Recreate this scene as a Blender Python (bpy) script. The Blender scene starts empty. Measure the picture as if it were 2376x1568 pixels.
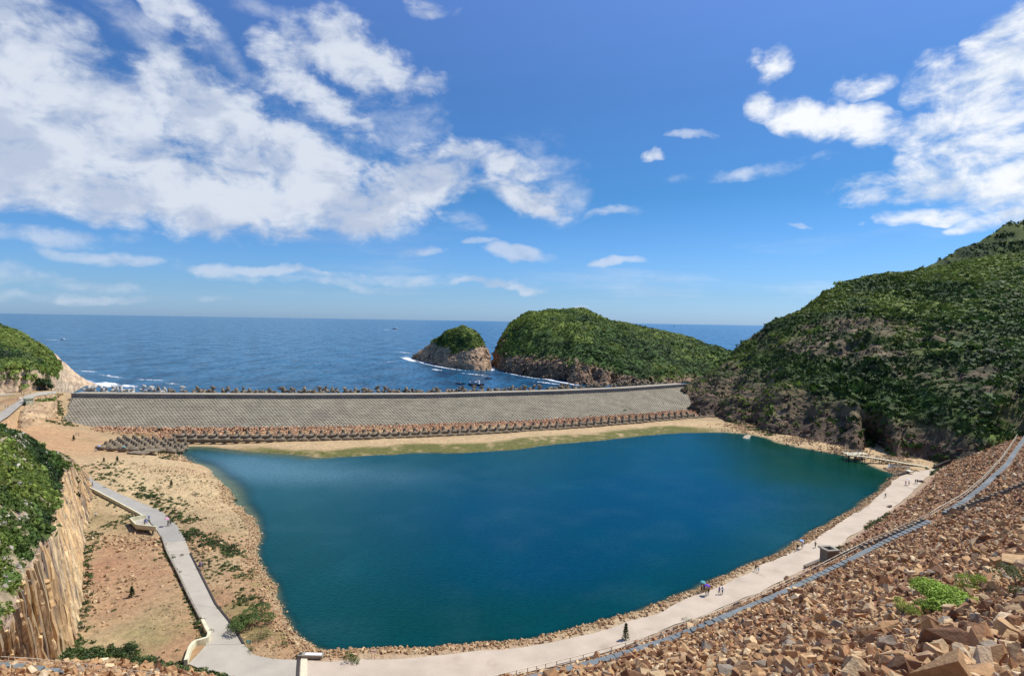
import bpy, bmesh, math, random
import numpy as np
from mathutils import Vector, Matrix
random.seed(7); RS = np.random.RandomState(11)
SC = bpy.context.scene
COL = SC.collection
# ------------------------------------------------------------------ camera
# photo coordinates are quoted in a 2376 x 1568 frame and turned into places on the ground
W, H, F = 2376.0, 1568.0, 1400.0
EYE = np.array([0.0, 0.0, 57.0])
PITCH, ROLL = math.atan(39.5 / F), 0.0160
fwd = np.array([0, math.cos(PITCH), -math.sin(PITCH)])
r0 = np.array([1.0, 0, 0]); u0 = np.cross(r0, fwd)
rgt = r0 * math.cos(ROLL) + u0 * math.sin(ROLL)
upv = -r0 * math.sin(ROLL) + u0 * math.cos(ROLL)
cd = bpy.data.cameras.new('camera'); cam = bpy.data.objects.new('camera', cd); COL.objects.link(cam)
cd.sensor_width = 36.0; cd.lens = F / W * 36.0; cd.clip_start = 0.2; cd.clip_end = 90000
cam.matrix_world = Matrix(((rgt[0], upv[0], -fwd[0], EYE[0]), (rgt[1], upv[1], -fwd[1], EYE[1]),
                           (rgt[2], upv[2], -fwd[2], EYE[2]), (0, 0, 0, 1)))
SC.camera = cam
def ray(px, py):
    return fwd + (px - W / 2) / F * rgt - (py - H / 2) / F * upv
def G(px, py, z=0.0):
    d = ray(px, py); t = (z - EYE[2]) / d[2]
    return EYE + d * t
def D(px, py, Y):
    d = ray(px, py); return EYE + d * (Y / d[1])
# ------------------------------------------------------------------ light
SUN_EL, SUN_AZ = math.radians(57), math.radians(64)       # azimuth from +Y towards +X
sd = np.array([math.sin(SUN_AZ) * math.cos(SUN_EL), math.cos(SUN_AZ) * math.cos(SUN_EL), math.sin(SUN_EL)])
sl = bpy.data.lights.new('sun', 'SUN'); sl.energy = 5.0; sl.angle = math.radians(0.5); sl.color = (1.0, 0.955, 0.88)
so = bpy.data.objects.new('sun', sl); COL.objects.link(so)
so.rotation_euler = Vector(-sd).to_track_quat('-Z', 'Y').to_euler()
SC.view_settings.view_transform = 'Standard'; SC.view_settings.look = 'None'
SC.view_settings.exposure = 0.0; SC.view_settings.gamma = 1.0; SC.view_settings.use_curve_mapping = False
# ------------------------------------------------------------------ sky
world = bpy.data.worlds.new('World'); SC.world = world; world.use_nodes = True
def build_sky():
    nt = world.node_tree; N = nt.nodes; L = nt.links; N.clear()
    def n(t, **k):
        x = N.new(t)
        for a, b in k.items(): setattr(x, a, b)
        return x
    def M(op, a, b=None, c=None, clamp=False):
        m = n('ShaderNodeMath', operation=op); m.use_clamp = clamp
        for i, v in enumerate((a, b, c)):
            if v is None: continue
            if isinstance(v, (int, float)): m.inputs[i].default_value = v
            else: L.new(v, m.inputs[i])
        return m.outputs[0]
    out = n('ShaderNodeOutputWorld'); bg = n('ShaderNodeBackground'); L.new(bg.outputs[0], out.inputs[0])
    sky = n('ShaderNodeTexSky', sky_type='NISHITA'); sky.sun_disc = False
    sky.sun_elevation = SUN_EL; sky.sun_rotation = SUN_AZ
    sky.altitude = 50; sky.air_density = 1.15; sky.dust_density = 0.6; sky.ozone_density = 2.2
    tc = n('ShaderNodeTexCoord'); sep = n('ShaderNodeSeparateXYZ'); L.new(tc.outputs['Generated'], sep.inputs[0])
    x, y, z = sep.outputs
    az = M('ARCTAN2', x, y); el = M('ARCSINE', z)
    # noise laid out on a cloud sheet overhead (flattens towards the horizon)
    den = M('ADD', M('MAXIMUM', z, 0.0), 0.16)
    cu = M('DIVIDE', x, den); cv = M('DIVIDE', y, den)
    cv2 = n('ShaderNodeCombineXYZ'); L.new(cu, cv2.inputs[0]); L.new(cv, cv2.inputs[1])
    def noise(vec, scale, detail, rough, off=(0, 0, 0), dist=0.0, stretch=(1, 1, 1)):
        mp = n('ShaderNodeMapping'); L.new(vec, mp.inputs[0]); mp.inputs['Location'].default_value = off
        mp.inputs['Scale'].default_value = stretch
        t = n('ShaderNodeTexNoise'); t.inputs['Scale'].default_value = scale; t.inputs['Detail'].default_value = detail
        t.inputs['Roughness'].default_value = rough; t.inputs['Distortion'].default_value = dist
        L.new(mp.outputs[0], t.inputs['Vector']); return t.outputs[0]
    ae = n('ShaderNodeCombineXYZ'); L.new(az, ae.inputs[0]); L.new(el, ae.inputs[1])
    n1 = noise(ae.outputs[0], 12.0, 8, 0.60, (3.1, 1.2, 0), 0.35, (1, 1.45, 1))
    n2 = noise(ae.outputs[0], 4.2, 3, 0.5, (0.4, 9.2, 2), 0.0, (1, 1.7, 1))
    nf = noise(ae.outputs[0], 30.0, 5, 0.62, (7.4, 0.2, 1), 0.4, (1, 2.0, 1))
    # warp of the blob coordinates
    w1 = noise(ae.outputs[0], 7.0, 4, 0.55, (11, 3, 0)); w2 = noise(ae.outputs[0], 7.0, 4, 0.55, (1, 13, 5))
    wx = M('ADD', az, M('MULTIPLY', M('SUBTRACT', w1, 0.5), 0.13)); wy = M('ADD', el, M('MULTIPLY', M('SUBTRACT', w2, 0.5), 0.075))
    g = bpy.data.node_groups.new('cloud_blob', 'ShaderNodeTree')
    for nm in ('az', 'el', 'caz', 'cel', 'iw', 'ih', 'ca', 'sa', 'amp', 'acc'):
        g.interface.new_socket(nm, in_out='INPUT', socket_type='NodeSocketFloat')
    g.interface.new_socket('out', in_out='OUTPUT', socket_type='NodeSocketFloat')
    gi = g.nodes.new('NodeGroupInput'); go = g.nodes.new('NodeGroupOutput')
    def GM(op, a, b=None):
        m = g.nodes.new('ShaderNodeMath'); m.operation = op
        for i, v in enumerate((a, b)):
            if v is None: continue
            if isinstance(v, (int, float)): m.inputs[i].default_value = v
            else: g.links.new(v, m.inputs[i])
        return m.outputs[0]
    I = gi.outputs
    dx = GM('SUBTRACT', I['az'], I['caz']); dy = GM('SUBTRACT', I['el'], I['cel'])
    rx = GM('ADD', GM('MULTIPLY', dx, I['ca']), GM('MULTIPLY', dy, I['sa']))
    ry = GM('SUBTRACT', GM('MULTIPLY', dy, I['ca']), GM('MULTIPLY', dx, I['sa']))
    rx = GM('MULTIPLY', rx, I['iw']); ry = GM('MULTIPLY', ry, I['ih'])
    r2 = GM('ADD', GM('MULTIPLY', rx, rx), GM('MULTIPLY', ry, ry))
    v = GM('MULTIPLY', GM('MAXIMUM', GM('SUBTRACT', 1.0, r2), 0.0), I['amp'])
    g.links.new(GM('MAXIMUM', v, I['acc']), go.inputs[0])
    def blobs(items, acc=None):
        for it in items:
            px, py, rw, rh, ang, amp = it
            if px > 1600: amp *= .72
            d = ray(px, py); d = d / np.linalg.norm(d)
            caz, cel = math.atan2(d[0], d[1]), math.asin(d[2])
            # local scale of the lens at that place
            k = math.cos(caz) / F * math.cos(cel)
            gn = n('ShaderNodeGroup'); gn.node_tree = g
            L.new(wx, gn.inputs['az']); L.new(wy, gn.inputs['el'])
            gn.inputs['caz'].default_value = caz; gn.inputs['cel'].default_value = cel
            gn.inputs['iw'].default_value = 1 / (rw * k * 0.97); gn.inputs['ih'].default_value = 1 / (rh * k)
            a = math.radians(-ang)
            gn.inputs['ca'].default_value = math.cos(a); gn.inputs['sa'].default_value = math.sin(a)
            gn.inputs['amp'].default_value = amp
            if acc is not None: L.new(acc, gn.inputs['acc'])
            else: gn.inputs['acc'].default_value = 0.0
            acc = gn.outputs[0]
        return acc
    big = blobs(CLOUDS_BIG); thin = blobs(CLOUDS_THIN)
    def sstep(v, a, b):
        m = n('ShaderNodeMapRange', interpolation_type='SMOOTHSTEP'); L.new(v, m.inputs[0])
        m.inputs[1].default_value = a; m.inputs[2].default_value = b; return m.outputs[0]
    # heaped cloud: blob field broken up by the noises
    brk = M('ADD', M('MULTIPLY', M('SUBTRACT', n1, 0.5), 2.7), M('MULTIPLY', M('SUBTRACT', nf, 0.5), 1.0))
    dens = M('ADD', M('MINIMUM', big, 1.12), M('MULTIPLY', brk, sstep(big, 0.0, 0.22)))
    # ordinary scattered cloud everywhere outside the view, same density as within
    far_az = sstep(M('ABSOLUTE', az), 0.80, 1.05); hi = sstep(el, 0.62, 0.80)
    oth = M('MAXIMUM', far_az, hi)
    scat = M('MULTIPLY', M('SUBTRACT', noise(cv2.outputs[0], 1.2, 6, 0.6, (5, 5, 0)), 0.50), 3.0)
    dens = M('MAXIMUM', dens, M('MULTIPLY', scat, oth))
    cover = sstep(dens, 0.05, 1.15)
    wisp = M('MULTIPLY', sstep(M('ADD', thin, M('MULTIPLY', M('MULTIPLY', brk, 0.55), sstep(thin, 0.0, 0.2))), 0.08, 0.85), 0.62)
    hz = noise(ae.outputs[0], 2.4, 5, 0.6, (2, 8, 3), 0.0, (1, 7, 1))
    low = M('MULTIPLY', M('MULTIPLY', sstep(hz, 0.50, 0.72), M('SUBTRACT', 1.0, sstep(el, 0.05, 0.22))), 0.28)
    alpha = M('SUBTRACT', 1.0, M('MULTIPLY', M('MULTIPLY', M('SUBTRACT', 1.0, cover), M('SUBTRACT', 1.0, wisp)), M('SUBTRACT', 1.0, low)))
    # light and grey parts inside the cloud
    sh = M('ADD', M('MULTIPLY', M('SUBTRACT', n1, noise(ae.outputs[0], 12.0, 5, 0.55, (3.05, 1.28, 0), 0.35, (1, 1.45, 1))), 1.6), M('MULTIPLY', n2, 0.9))
    shade = sstep(M('ADD', sh, M('MULTIPLY', M('MINIMUM', dens, 1.5), -0.12)), 0.12, 0.55)
    cc = n('ShaderNodeMix', data_type='RGBA'); L.new(shade, cc.inputs[0])
    # the right-hand clouds stand nearer the sun and are whiter
    rightness = sstep(az, 0.05, 0.45)
    dk = n('ShaderNodeMix', data_type='RGBA'); L.new(rightness, dk.inputs[0])
    dk.inputs[6].default_value = (5.0, 5.8, 7.4, 1); dk.inputs[7].default_value = (6.2, 7.2, 8.8, 1)
    lt = n('ShaderNodeMix', data_type='RGBA'); L.new(rightness, lt.inputs[0])
    lt.inputs[6].default_value = (7.0, 7.6, 8.7, 1); lt.inputs[7].default_value = (9.6, 9.9, 10.3, 1)
    L.new(dk.outputs[2], cc.inputs[6]); L.new(lt.outputs[2], cc.inputs[7])
    # clear-sky colour
    tint = n('ShaderNodeValToRGB'); L.new(M('DIVIDE', M('MAXIMUM', el, 0.0), 0.8), tint.inputs[0])
    cr = tint.color_ramp; cr.elements[0].position = 0.0; cr.elements[0].color = SKY_T[0] + (1,)
    cr.elements[1].position = 1.0; cr.elements[1].color = SKY_T[-1] + (1,)
    for p, c in zip((0.054, 0.25, 0.44, 0.60), SKY_T[1:5]):
        e = cr.elements.new(p); e.color = c + (1,)
    mul = n('ShaderNodeMix', data_type='RGBA', blend_type='MULTIPLY'); mul.inputs[0].default_value = 1
    L.new(sky.outputs[0], mul.inputs[6]); L.new(tint.outputs[0], mul.inputs[7])
    mx = n('ShaderNodeMix', data_type='RGBA'); L.new(alpha, mx.inputs[0]); L.new(mul.outputs[2], mx.inputs[6]); L.new(cc.outputs[2], mx.inputs[7])
    L.new(mx.outputs[2], bg.inputs[0]); bg.inputs[1].default_value = 0.1
SKY_T = [(.645, 1.06, 2.06), (.50, .85, 1.54), (.287, .66, 1.08), (.40, .70, 1.11), (.62, .86, 1.33), (.6, .85, 1.3)]
# px, py, half width, half height, tilt (deg, clockwise on the picture), strength
CLOUDS_BIG = [(-60, 150, 300, 240, 10, 1.5), (130, 300, 420, 190, 8, 1.6), (330, 420, 520, 125, 8, 1.6), (-100, 330, 380, 180, 0, 1.6),
    (480, 260, 220, 120, 25, 1.2), (640, 370, 260, 110, 15, 1.3), (760, 470, 300, 85, 5, 1.25), (960, 420, 240, 85, -10, 1.2),
    (1130, 365, 160, 42, 8, 0.95), (1200, 445, 130, 50, 18, 1.0), (830, 130, 190, 90, 20, 1.15), (700, 110, 130, 75, 0, 1.0),
    (900, 170, 150, 55, 15, 1.0), (740, 230, 170, 60, 25, 0.8), (420, 40, 130, 60, 25, 0.8), (650, 180, 90, 40, 0, 0.6),
    (1010, 15, 90, 22, 10, .55),
    (1795, 165, 62, 52, 10, 1.2), (1735, 145, 35, 25, 0, .7), (1770, 235, 80, 45, 25, 1.1), (1880, 280, 130, 58, 18, 1.35), (1990, 300, 120, 52, 10, 1.3),
    (1998, 205, 56, 40, -10, 1.1), (2150, 180, 90, 80, -20, 1.1), (2290, 190, 170, 110, -15, 1.4), (2240, 270, 170, 70, -12, 1.35),
    (2330, 60, 150, 55, -20, 1.1), (2420, 150, 160, 160, 0, 1.3), (2270, 350, 170, 55, 0, 1.25), (2060, 435, 140, 42, 6, 1.15),
    (2200, 420, 170, 55, 4, 1.25), (2350, 430, 160, 75, 0, 1.3), (2150, 500, 130, 26, 2, 1.05), (2330, 500, 120, 34, -10, 1.1), (2230, 527, 60, 14, -8, .7),
    (1530, 372, 46, 18, 0, .75), (2450, 330, 150, 130, 0, 1.2)]
CLOUDS_THIN = [(1210, 594, 90, 26, 0, .95), (1430, 610, 80, 15, -3, .85), (1160, 665, 150, 13, 2, .85), (620, 635, 190, 17, 3, .8), (480, 625, 110, 22, 5, .7),
    (240, 588, 190, 20, 0, .6), (100, 545, 220, 28, -4, .6), (690, 553, 70, 14, 0, .6), (980, 580, 60, 16, 0, .5), (1420, 488, 110, 18, -4, .5),
    (1760, 395, 230, 24, -5, .5), (1860, 518, 30, 9, -5, .9), (1010, 25, 70, 22, 5, .7), (520, 130, 130, 60, 30, .55), (300, 60, 160, 60, 20, .6),
    (1340, 712, 45, 9, 2, .9), (2000, 520, 20, 6, 0, .6), (1600, 312, 50, 10, -5, .45), (1060, 520, 120, 26, 10, .4), (620, 20, 420, 30, 0, .35), (560, 330, 480, 180, 8, .45), (900, 300, 240, 120, 10, .35), (1250, 410, 160, 120, 10, .4), (250, 690, 420, 16, 0, .4), (1000, 655, 400, 20, 0, .35),
    (60, 640, 380, 30, 3, .45), (700, 660, 300, 16, 3, .4), (1120, 570, 70, 10, 0, .5)]
build_sky()
# ------------------------------------------------------------------ number helpers
def _h(ix, iy, iz, s):
    n = (ix * 374761393 + iy * 668265263 + iz * 2147483647 + s * 1274126177) & 0xFFFFFFFF
    n = ((n ^ (n >> 13)) * 1274126177) & 0xFFFFFFFF
    n = ((n ^ (n >> 16)) * 2246822519) & 0xFFFFFFFF
    return ((n ^ (n >> 15)) & 0xFFFFFF) / float(0xFFFFFF)
def vnoise(P, s=0):
    P = np.asarray(P, float); i = np.floor(P).astype(np.int64); f = P - i; u = f * f * (3 - 2 * f)
    r = 0
    for a in (0, 1):
        for b in (0, 1):
            for c in (0, 1):
                w = (u[:, 0] if a else 1 - u[:, 0]) * (u[:, 1] if b else 1 - u[:, 1]) * (u[:, 2] if c else 1 - u[:, 2])
                r = r + w * _h(i[:, 0] + a, i[:, 1] + b, i[:, 2] + c, s)
    return r * 2 - 1
def fbm(P, scale, octv=4, s=0, rough=0.5):
    P = np.asarray(P, float) / scale; r = 0; a = 1; t = 0
    if P.shape[1] == 2: P = np.c_[P, np.zeros(len(P))]
    for o in range(octv):
        r = r + a * vnoise(P * (2 ** o) + 17.3 * o, s + o); t += a; a *= rough
    return r / t
def ss(x, a, b):
    t = np.clip((x - a) / (b - a), 0, 1); return t * t * (3 - 2 * t)
def pdist(XY, line, closed=False):
    L = [np.array(p[:2], float) for p in line]
    if closed: L = L + [L[0]]
    best = np.full(len(XY), 1e9); par = np.zeros(len(XY)); acc = 0
    for a, b in zip(L[:-1], L[1:]):
        d = b - a; l = np.hypot(*d) + 1e-9
        t = np.clip(((XY - a) @ d) / (l * l), 0, 1)
        q = np.hypot(XY[:, 0] - a[0] - t * d[0], XY[:, 1] - a[1] - t * d[1])
        m = q < best; best[m] = q[m]; par[m] = acc + t[m] * l; acc += l
    return best, par / acc
def inside(XY, poly):
    x, y = XY[:, 0], XY[:, 1]; r = np.zeros(len(XY), bool); n = len(poly)
    for i in range(n):
        x1, y1 = poly[i][:2]; x2, y2 = poly[(i + 1) % n][:2]
        if y1 == y2: continue
        c = ((y1 > y) != (y2 > y)) & (x < (x2 - x1) * (y - y1) / (y2 - y1) + x1)
        r ^= c
    return r
def resample(pts, n):
    P = np.array(pts, float); s = np.r_[0, np.cumsum(np.linalg.norm(np.diff(P, axis=0), axis=1))]
    t = np.linspace(0, s[-1], n); return np.stack([np.interp(t, s, P[:, k]) for k in range(P.shape[1])], 1)
def smoothline(pts, n):
    P = resample(pts, n); k = max(1, n // (len(pts) * 2))
    for _ in range(k * 2):
        P[1:-1] = (P[:-2] + 2 * P[1:-1] + P[2:]) / 4
    return P
# ------------------------------------------------------------------ object helpers
def put(o, parent=None):
    COL.objects.link(o)
    if parent is not None: o.parent = parent
    return o
def tag(o, label=None, cat=None, group=None, kind=None):
    if label: o['label'] = label
    if cat: o['category'] = cat
    if group: o['group'] = group
    if kind: o['kind'] = kind
    return o
def empty(name, loc, rz=0, label=None, cat=None, group=None):
    o = bpy.data.objects.new(name, None); o.location = [float(v) for v in loc[:3]]; o.rotation_euler = (0, 0, rz)
    o.empty_display_size = 0.5; put(o); return tag(o, label, cat, group)
def mesh_np(name, V, Fc, mat, col=None, smooth=False, extra=None, midx=None):
    me = bpy.data.meshes.new(name); V = np.asarray(V, np.float32); Fc = np.asarray(Fc, np.int32)
    k = Fc.shape[1]
    me.vertices.add(len(V)); me.vertices.foreach_set('co', V.ravel())
    me.loops.add(Fc.size); me.loops.foreach_set('vertex_index', Fc.ravel())
    me.polygons.add(len(Fc)); me.polygons.foreach_set('loop_start', np.arange(0, Fc.size, k, dtype=np.int32))
    me.polygons.foreach_set('loop_total', np.full(len(Fc), k, np.int32))
    me.polygons.foreach_set('use_smooth', np.full(len(Fc), smooth))
    if midx is not None: me.polygons.foreach_set('material_index', np.asarray(midx, np.int32))
    me.update(calc_edges=True)
    if col is not None:
        a = me.color_attributes.new('Col', 'FLOAT_COLOR', 'POINT')
        c = np.c_[np.asarray(col, np.float32), np.ones(len(V), np.float32)]; a.data.foreach_set('color', c.ravel().astype(np.float32))
    if extra:
        for kx, vx in extra.items():
            a = me.attributes.new(kx, 'FLOAT', 'POINT'); a.data.foreach_set('value', np.asarray(vx, np.float32))
    for m in (mat if isinstance(mat, (list, tuple)) else [mat]): me.materials.append(m)
    return me
def obj(name, me, parent=None, loc=None, rot=None, sc=None):
    o = bpy.data.objects.new(name, me)
    if loc is not None: o.location = [float(v) for v in loc]
    if rot is not None: o.rotation_euler = rot
    if sc is not None: o.scale = sc if hasattr(sc, '__len__') else (sc, sc, sc)
    return put(o, parent)
def copy_tree(o, parent=None):
    c = o.copy(); put(c, parent)
    for ch in list(o.children): copy_tree(ch, c)
    return c
class MB:
    def __init__(s): s.v = []; s.f = []; s.m = []
    def add(s, V, Fc, mi=0):
        b = len(s.v); s.v += [tuple(float(c) for c in v) for v in V]; s.f += [tuple(b + i for i in f) for f in Fc]; s.m += [mi] * len(Fc); return s
    def box(s, c, d, rz=0, mi=0, top=1.0):
        x, y, z = d[0] / 2, d[1] / 2, d[2] / 2; V = []
        for zz, k in ((-z, 1), (z, top)):
            for a, b in ((-x, -y), (x, -y), (x, y), (-x, y)):
                a *= k; b *= k
                V.append((c[0] + a * math.cos(rz) - b * math.sin(rz), c[1] + a * math.sin(rz) + b * math.cos(rz), c[2] + zz))
        return s.add(V, [(0, 3, 2, 1), (4, 5, 6, 7), (0, 1, 5, 4), (1, 2, 6, 5), (2, 3, 7, 6), (3, 0, 4, 7)], mi)
    def tube(s, pts, r, n=6, mi=0, cap=True):
        P = [np.array(p, float) for p in pts]; rs = r if hasattr(r, '__len__') else [r] * len(P); V = []; Fc = []
        for i, p in enumerate(P):
            t = P[min(i + 1, len(P) - 1)] - P[max(i - 1, 0)]; t /= np.linalg.norm(t) + 1e-9
            a = np.cross(t, (0, 0, 1) if abs(t[2]) < .9 else (1, 0, 0)); a /= np.linalg.norm(a); b = np.cross(t, a)
            for k in range(n):
                q = 2 * math.pi * (k + .5) / n; V.append(p + rs[i] * (math.cos(q) * a + math.sin(q) * b))
        for i in range(len(P) - 1):
            for k in range(n): Fc.append((i * n + k, i * n + (k + 1) % n, (i + 1) * n + (k + 1) % n, (i + 1) * n + k))
        if cap: Fc += [tuple(range(n))[::-1], tuple((len(P) - 1) * n + k for k in range(n))]
        return s.add(V, Fc, mi)
    def mesh(s, name, mats, smooth=False):
        me = bpy.data.meshes.new(name); me.from_pydata(s.v, [], s.f)
        for m in (mats if isinstance(mats, (list, tuple)) else [mats]): me.materials.append(m)
        for p, i in zip(me.polygons, s.m): p.material_index = i; p.use_smooth = smooth
        me.update(); return me
    def build(s, name, mats, parent=None, smooth=False, loc=None, rot=None):
        return obj(name, s.mesh(name, mats, smooth), parent, loc, rot)
# ------------------------------------------------------------------ materials
def mat(name, base=(.5, .5, .5), rough=.9, attr=False, vary=0.25, vs=1.0, bump=0.0, bs=1.0, spec=.3, dark=None, ds=1.0, dt=.55, trans=0, objrand=None, stretch=None, metal=0.0, detail=4):
    m = bpy.data.materials.new(name); m.use_nodes = True; nt = m.node_tree; N = nt.nodes; L = nt.links
    b = N['Principled BSDF']; b.inputs['Roughness'].default_value = rough; b.inputs['Specular IOR Level'].default_value = spec
    b.inputs['Metallic'].default_value = metal
    geo = N.new('ShaderNodeNewGeometry'); vec = geo.outputs['Position']
    if objrand is not None:
        tc = N.new('ShaderNodeTexCoord'); vec = tc.outputs['Object']
    if stretch:
        mp = N.new('ShaderNodeMapping'); L.new(vec, mp.inputs[0]); mp.inputs['Scale'].default_value = stretch; vec = mp.outputs[0]
    if attr:
        a = N.new('ShaderNodeAttribute'); a.attribute_name = 'Col'; c = a.outputs['Color']
    elif objrand is not None:
        oi = N.new('ShaderNodeObjectInfo'); cr = N.new('ShaderNodeValToRGB'); L.new(oi.outputs['Random'], cr.inputs[0])
        cr.color_ramp.interpolation = 'LINEAR'
        cr.color_ramp.elements[0].color = objrand[0] + (1,); cr.color_ramp.elements[1].color = objrand[-1] + (1,)
        for k, q in enumerate(objrand[1:-1]):
            e = cr.color_ramp.elements.new((k + 1) / (len(objrand) - 1)); e.color = q + (1,)
        c = cr.outputs[0]
    else:
        r = N.new('ShaderNodeRGB'); r.outputs[0].default_value = tuple(base) + (1,); c = r.outputs[0]
    if dark is not None:
        t = N.new('ShaderNodeTexNoise'); t.inputs['Scale'].default_value = ds; t.inputs['Detail'].default_value = 6; L.new(vec, t.inputs['Vector'])
        mr = N.new('ShaderNodeMapRange'); mr.inputs[1].default_value = dt; mr.inputs[2].default_value = dt + .14; L.new(t.outputs[0], mr.inputs[0])
        mx = N.new('ShaderNodeMix'); mx.data_type = 'RGBA'; L.new(mr.outputs[0], mx.inputs[0]); L.new(c, mx.inputs[6]); mx.inputs[7].default_value = tuple(dark) + (1,); c = mx.outputs[2]
    if vary:
        t = N.new('ShaderNodeTexNoise'); t.inputs['Scale'].default_value = vs; t.inputs['Detail'].default_value = detail; L.new(vec, t.inputs['Vector'])
        mr = N.new('ShaderNodeMapRange'); mr.inputs[1].default_value = .3; mr.inputs[2].default_value = .7
        mr.inputs[3].default_value = 1 - vary; mr.inputs[4].default_value = 1 + vary; L.new(t.outputs[0], mr.inputs[0])
        vm = N.new('ShaderNodeVectorMath'); vm.operation = 'SCALE'; L.new(c, vm.inputs[0]); L.new(mr.outputs[0], vm.inputs[3]); c = vm.outputs[0]
    L.new(c, b.inputs['Base Color'])
    if bump:
        t = N.new('ShaderNodeTexNoise'); t.inputs['Scale'].default_value = bs; t.inputs['Detail'].default_value = 5; L.new(vec, t.inputs['Vector'])
        bp = N.new('ShaderNodeBump'); bp.inputs['Strength'].default_value = min(1, bump); bp.inputs['Distance'].default_value = max(1, bump) * .6 / bs; L.new(t.outputs[0], bp.inputs['Height']); L.new(bp.outputs[0], b.inputs['Normal'])
    if trans:
        tb = N.new('ShaderNodeBsdfTranslucent'); L.new(c, tb.inputs[0]); ms = N.new('ShaderNodeMixShader'); ms.inputs[0].default_value = trans
        L.new(b.outputs[0], ms.inputs[1]); L.new(tb.outputs[0], ms.inputs[2]); L.new(ms.outputs[0], N['Material Output'].inputs[0])
    return m
M_GROUND = mat('ground', attr=True, vary=.22, vs=.9, bump=.9, bs=1.6, detail=8)
M_ROCKS = mat('rubble', attr=True, vary=.2, vs=2.2, bump=.5, bs=4)
STONES = [(.37, .20, .095), (.52, .335, .165), (.21, .11, .058), (.61, .435, .24), (.42, .245, .115), (.28, .23, .17), (.48, .285, .135), (.69, .53, .33)]
M_STONE = mat('stone', vary=.28, vs=1.6, bump=.8, bs=3.2, objrand=STONES, dark=(.20, .12, .085), ds=1.2, dt=.62)
M_HILL = mat('hillside', attr=True, vary=.3, vs=.35, bump=1.0, bs=.5, detail=8)
M_LEAF = mat('leaves', attr=True, vary=.25, vs=.5, rough=.7, trans=.25)
M_CONC = mat('weathered_concrete', (.27, .245, .205), vary=.22, vs=.25, bump=.3, bs=2, dark=(.17, .15, .12), ds=.09, dt=.56)
M_DOLOS = mat('dark_concrete', (.235, .185, .12), vary=.3, vs=.8, bump=.4, bs=2, dark=(.13, .11, .08), ds=.7, dt=.55)
M_DOLOSP = mat('pale_concrete', (.50, .47, .40), vary=.25, vs=.8, bump=.3, bs=2)
M_PATH = mat('pale_concrete_path', (.52, .43, .325), vary=.10, vs=.25, bump=.15, bs=3, dark=(.45, .36, .265), ds=.22, dt=.56, detail=9)
M_ROAD = mat('grey_road', (.44, .395, .315), vary=.09, vs=.3, bump=.1, bs=3)
M_ROADG = mat('darker_grey_road', (.34, .32, .275), vary=.09, vs=.3, bump=.1, bs=3)
M_KERB = mat('kerb_concrete', (.30, .27, .21), vary=.2, vs=.8)
M_WALLY = mat('cream_painted_wall', (.66, .62, .42), vary=.12, vs=.8)
M_STEP = mat('blue_grey_step', (.17, .19, .19), vary=.15, vs=.9, rough=.7)
M_STEEL = mat('galvanised_rail', (.66, .58, .42), rough=.6, vary=.1, vs=2)
M_DARKST = mat('dark_timber', (.06, .05, .045), vary=.2, vs=2)
M_DECK = mat('pale_deck', (.68, .62, .44), vary=.12, vs=2)
M_WHITE = mat('white_paint', (.78, .78, .76), rough=.5, vary=.05, vs=2)
M_HULL = mat('dark_hull', (.02, .025, .05), rough=.4, vary=.1, vs=2)
M_BLACK = mat('black', (.02, .02, .022), rough=.5, vary=0)
M_GLASS = mat('window_glass', (.03, .04, .05), rough=.1, vary=0, spec=.8)
M_RED = mat('red_paint', (.55, .06, .04), rough=.5, vary=.1, vs=2)
M_SIGNG = mat('green_sign', (.05, .35, .25), rough=.5, vary=.05, vs=2)
M_HUT = mat('pale_green_wall', (.50, .52, .34), vary=.1, vs=1)
M_HUTR = mat('hut_roof', (.30, .33, .22), vary=.1, vs=1)
M_TRUNK = mat('bark', (.14, .10, .07), vary=.3, vs=3)
M_WALLG = mat('grey_box_concrete', (.21, .175, .135), vary=.25, vs=1.0, bump=.3, bs=3)
# ------------------------------------------------------------------ layout lines
POOL_PX = [(396, 1043), (440, 1035), (500, 1037), (545, 1044), (640, 1052), (700, 1056), (730, 1061), (800, 1059), (870, 1056), (960, 1050), (1060, 1050), (1130, 1047),
    (1200, 1041), (1280, 1031), (1400, 1020), (1500, 1009), (1580, 1003), (1680, 1003), (1740, 1008), (1780, 1016), (1800, 1026), (1840, 1035), (1900, 1046), (1965, 1058),
    (2010, 1074), (2050, 1092), (2078, 1100), (2062, 1120), (2020, 1155), (1960, 1195), (1880, 1240), (1800, 1285), (1700, 1330), (1600, 1375), (1500, 1419), (1400, 1449),
    (1300, 1474), (1200, 1490), (1100, 1499), (1000, 1507), (900, 1512), (830, 1515), (760, 1515), (715, 1506), (690, 1490), (662, 1455), (647, 1415), (640, 1380),
    (620, 1340), (600, 1300), (592, 1270), (600, 1235), (585, 1205), (560, 1180), (540, 1165), (532, 1140), (500, 1105), (470, 1080), (428, 1068), (402, 1058)]
POOL = np.array([G(x, y, 0)[:2] for x, y in POOL_PX])
PATH_U = [(2092, 1098), (2060, 1128), (2012, 1170), (1960, 1206), (1880, 1254), (1800, 1298), (1700, 1345), (1600, 1390), (1500, 1430), (1400, 1461), (1300, 1486), (1200, 1501), (1100, 1511), (1000, 1521), (880, 1529), (810, 1534), (750, 1533), (690, 1530)]
PATH_L = [(2178, 1086), (2140, 1115), (2110, 1150), (2060, 1190), (2000, 1226), (1960, 1255), (1900, 1298), (1850, 1330), (1760, 1374), (1650, 1418), (1560, 1452), (1440, 1502), (1350, 1532), (1170, 1569), (1000, 1600), (880, 1610), (780, 1612), (690, 1600)]
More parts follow.
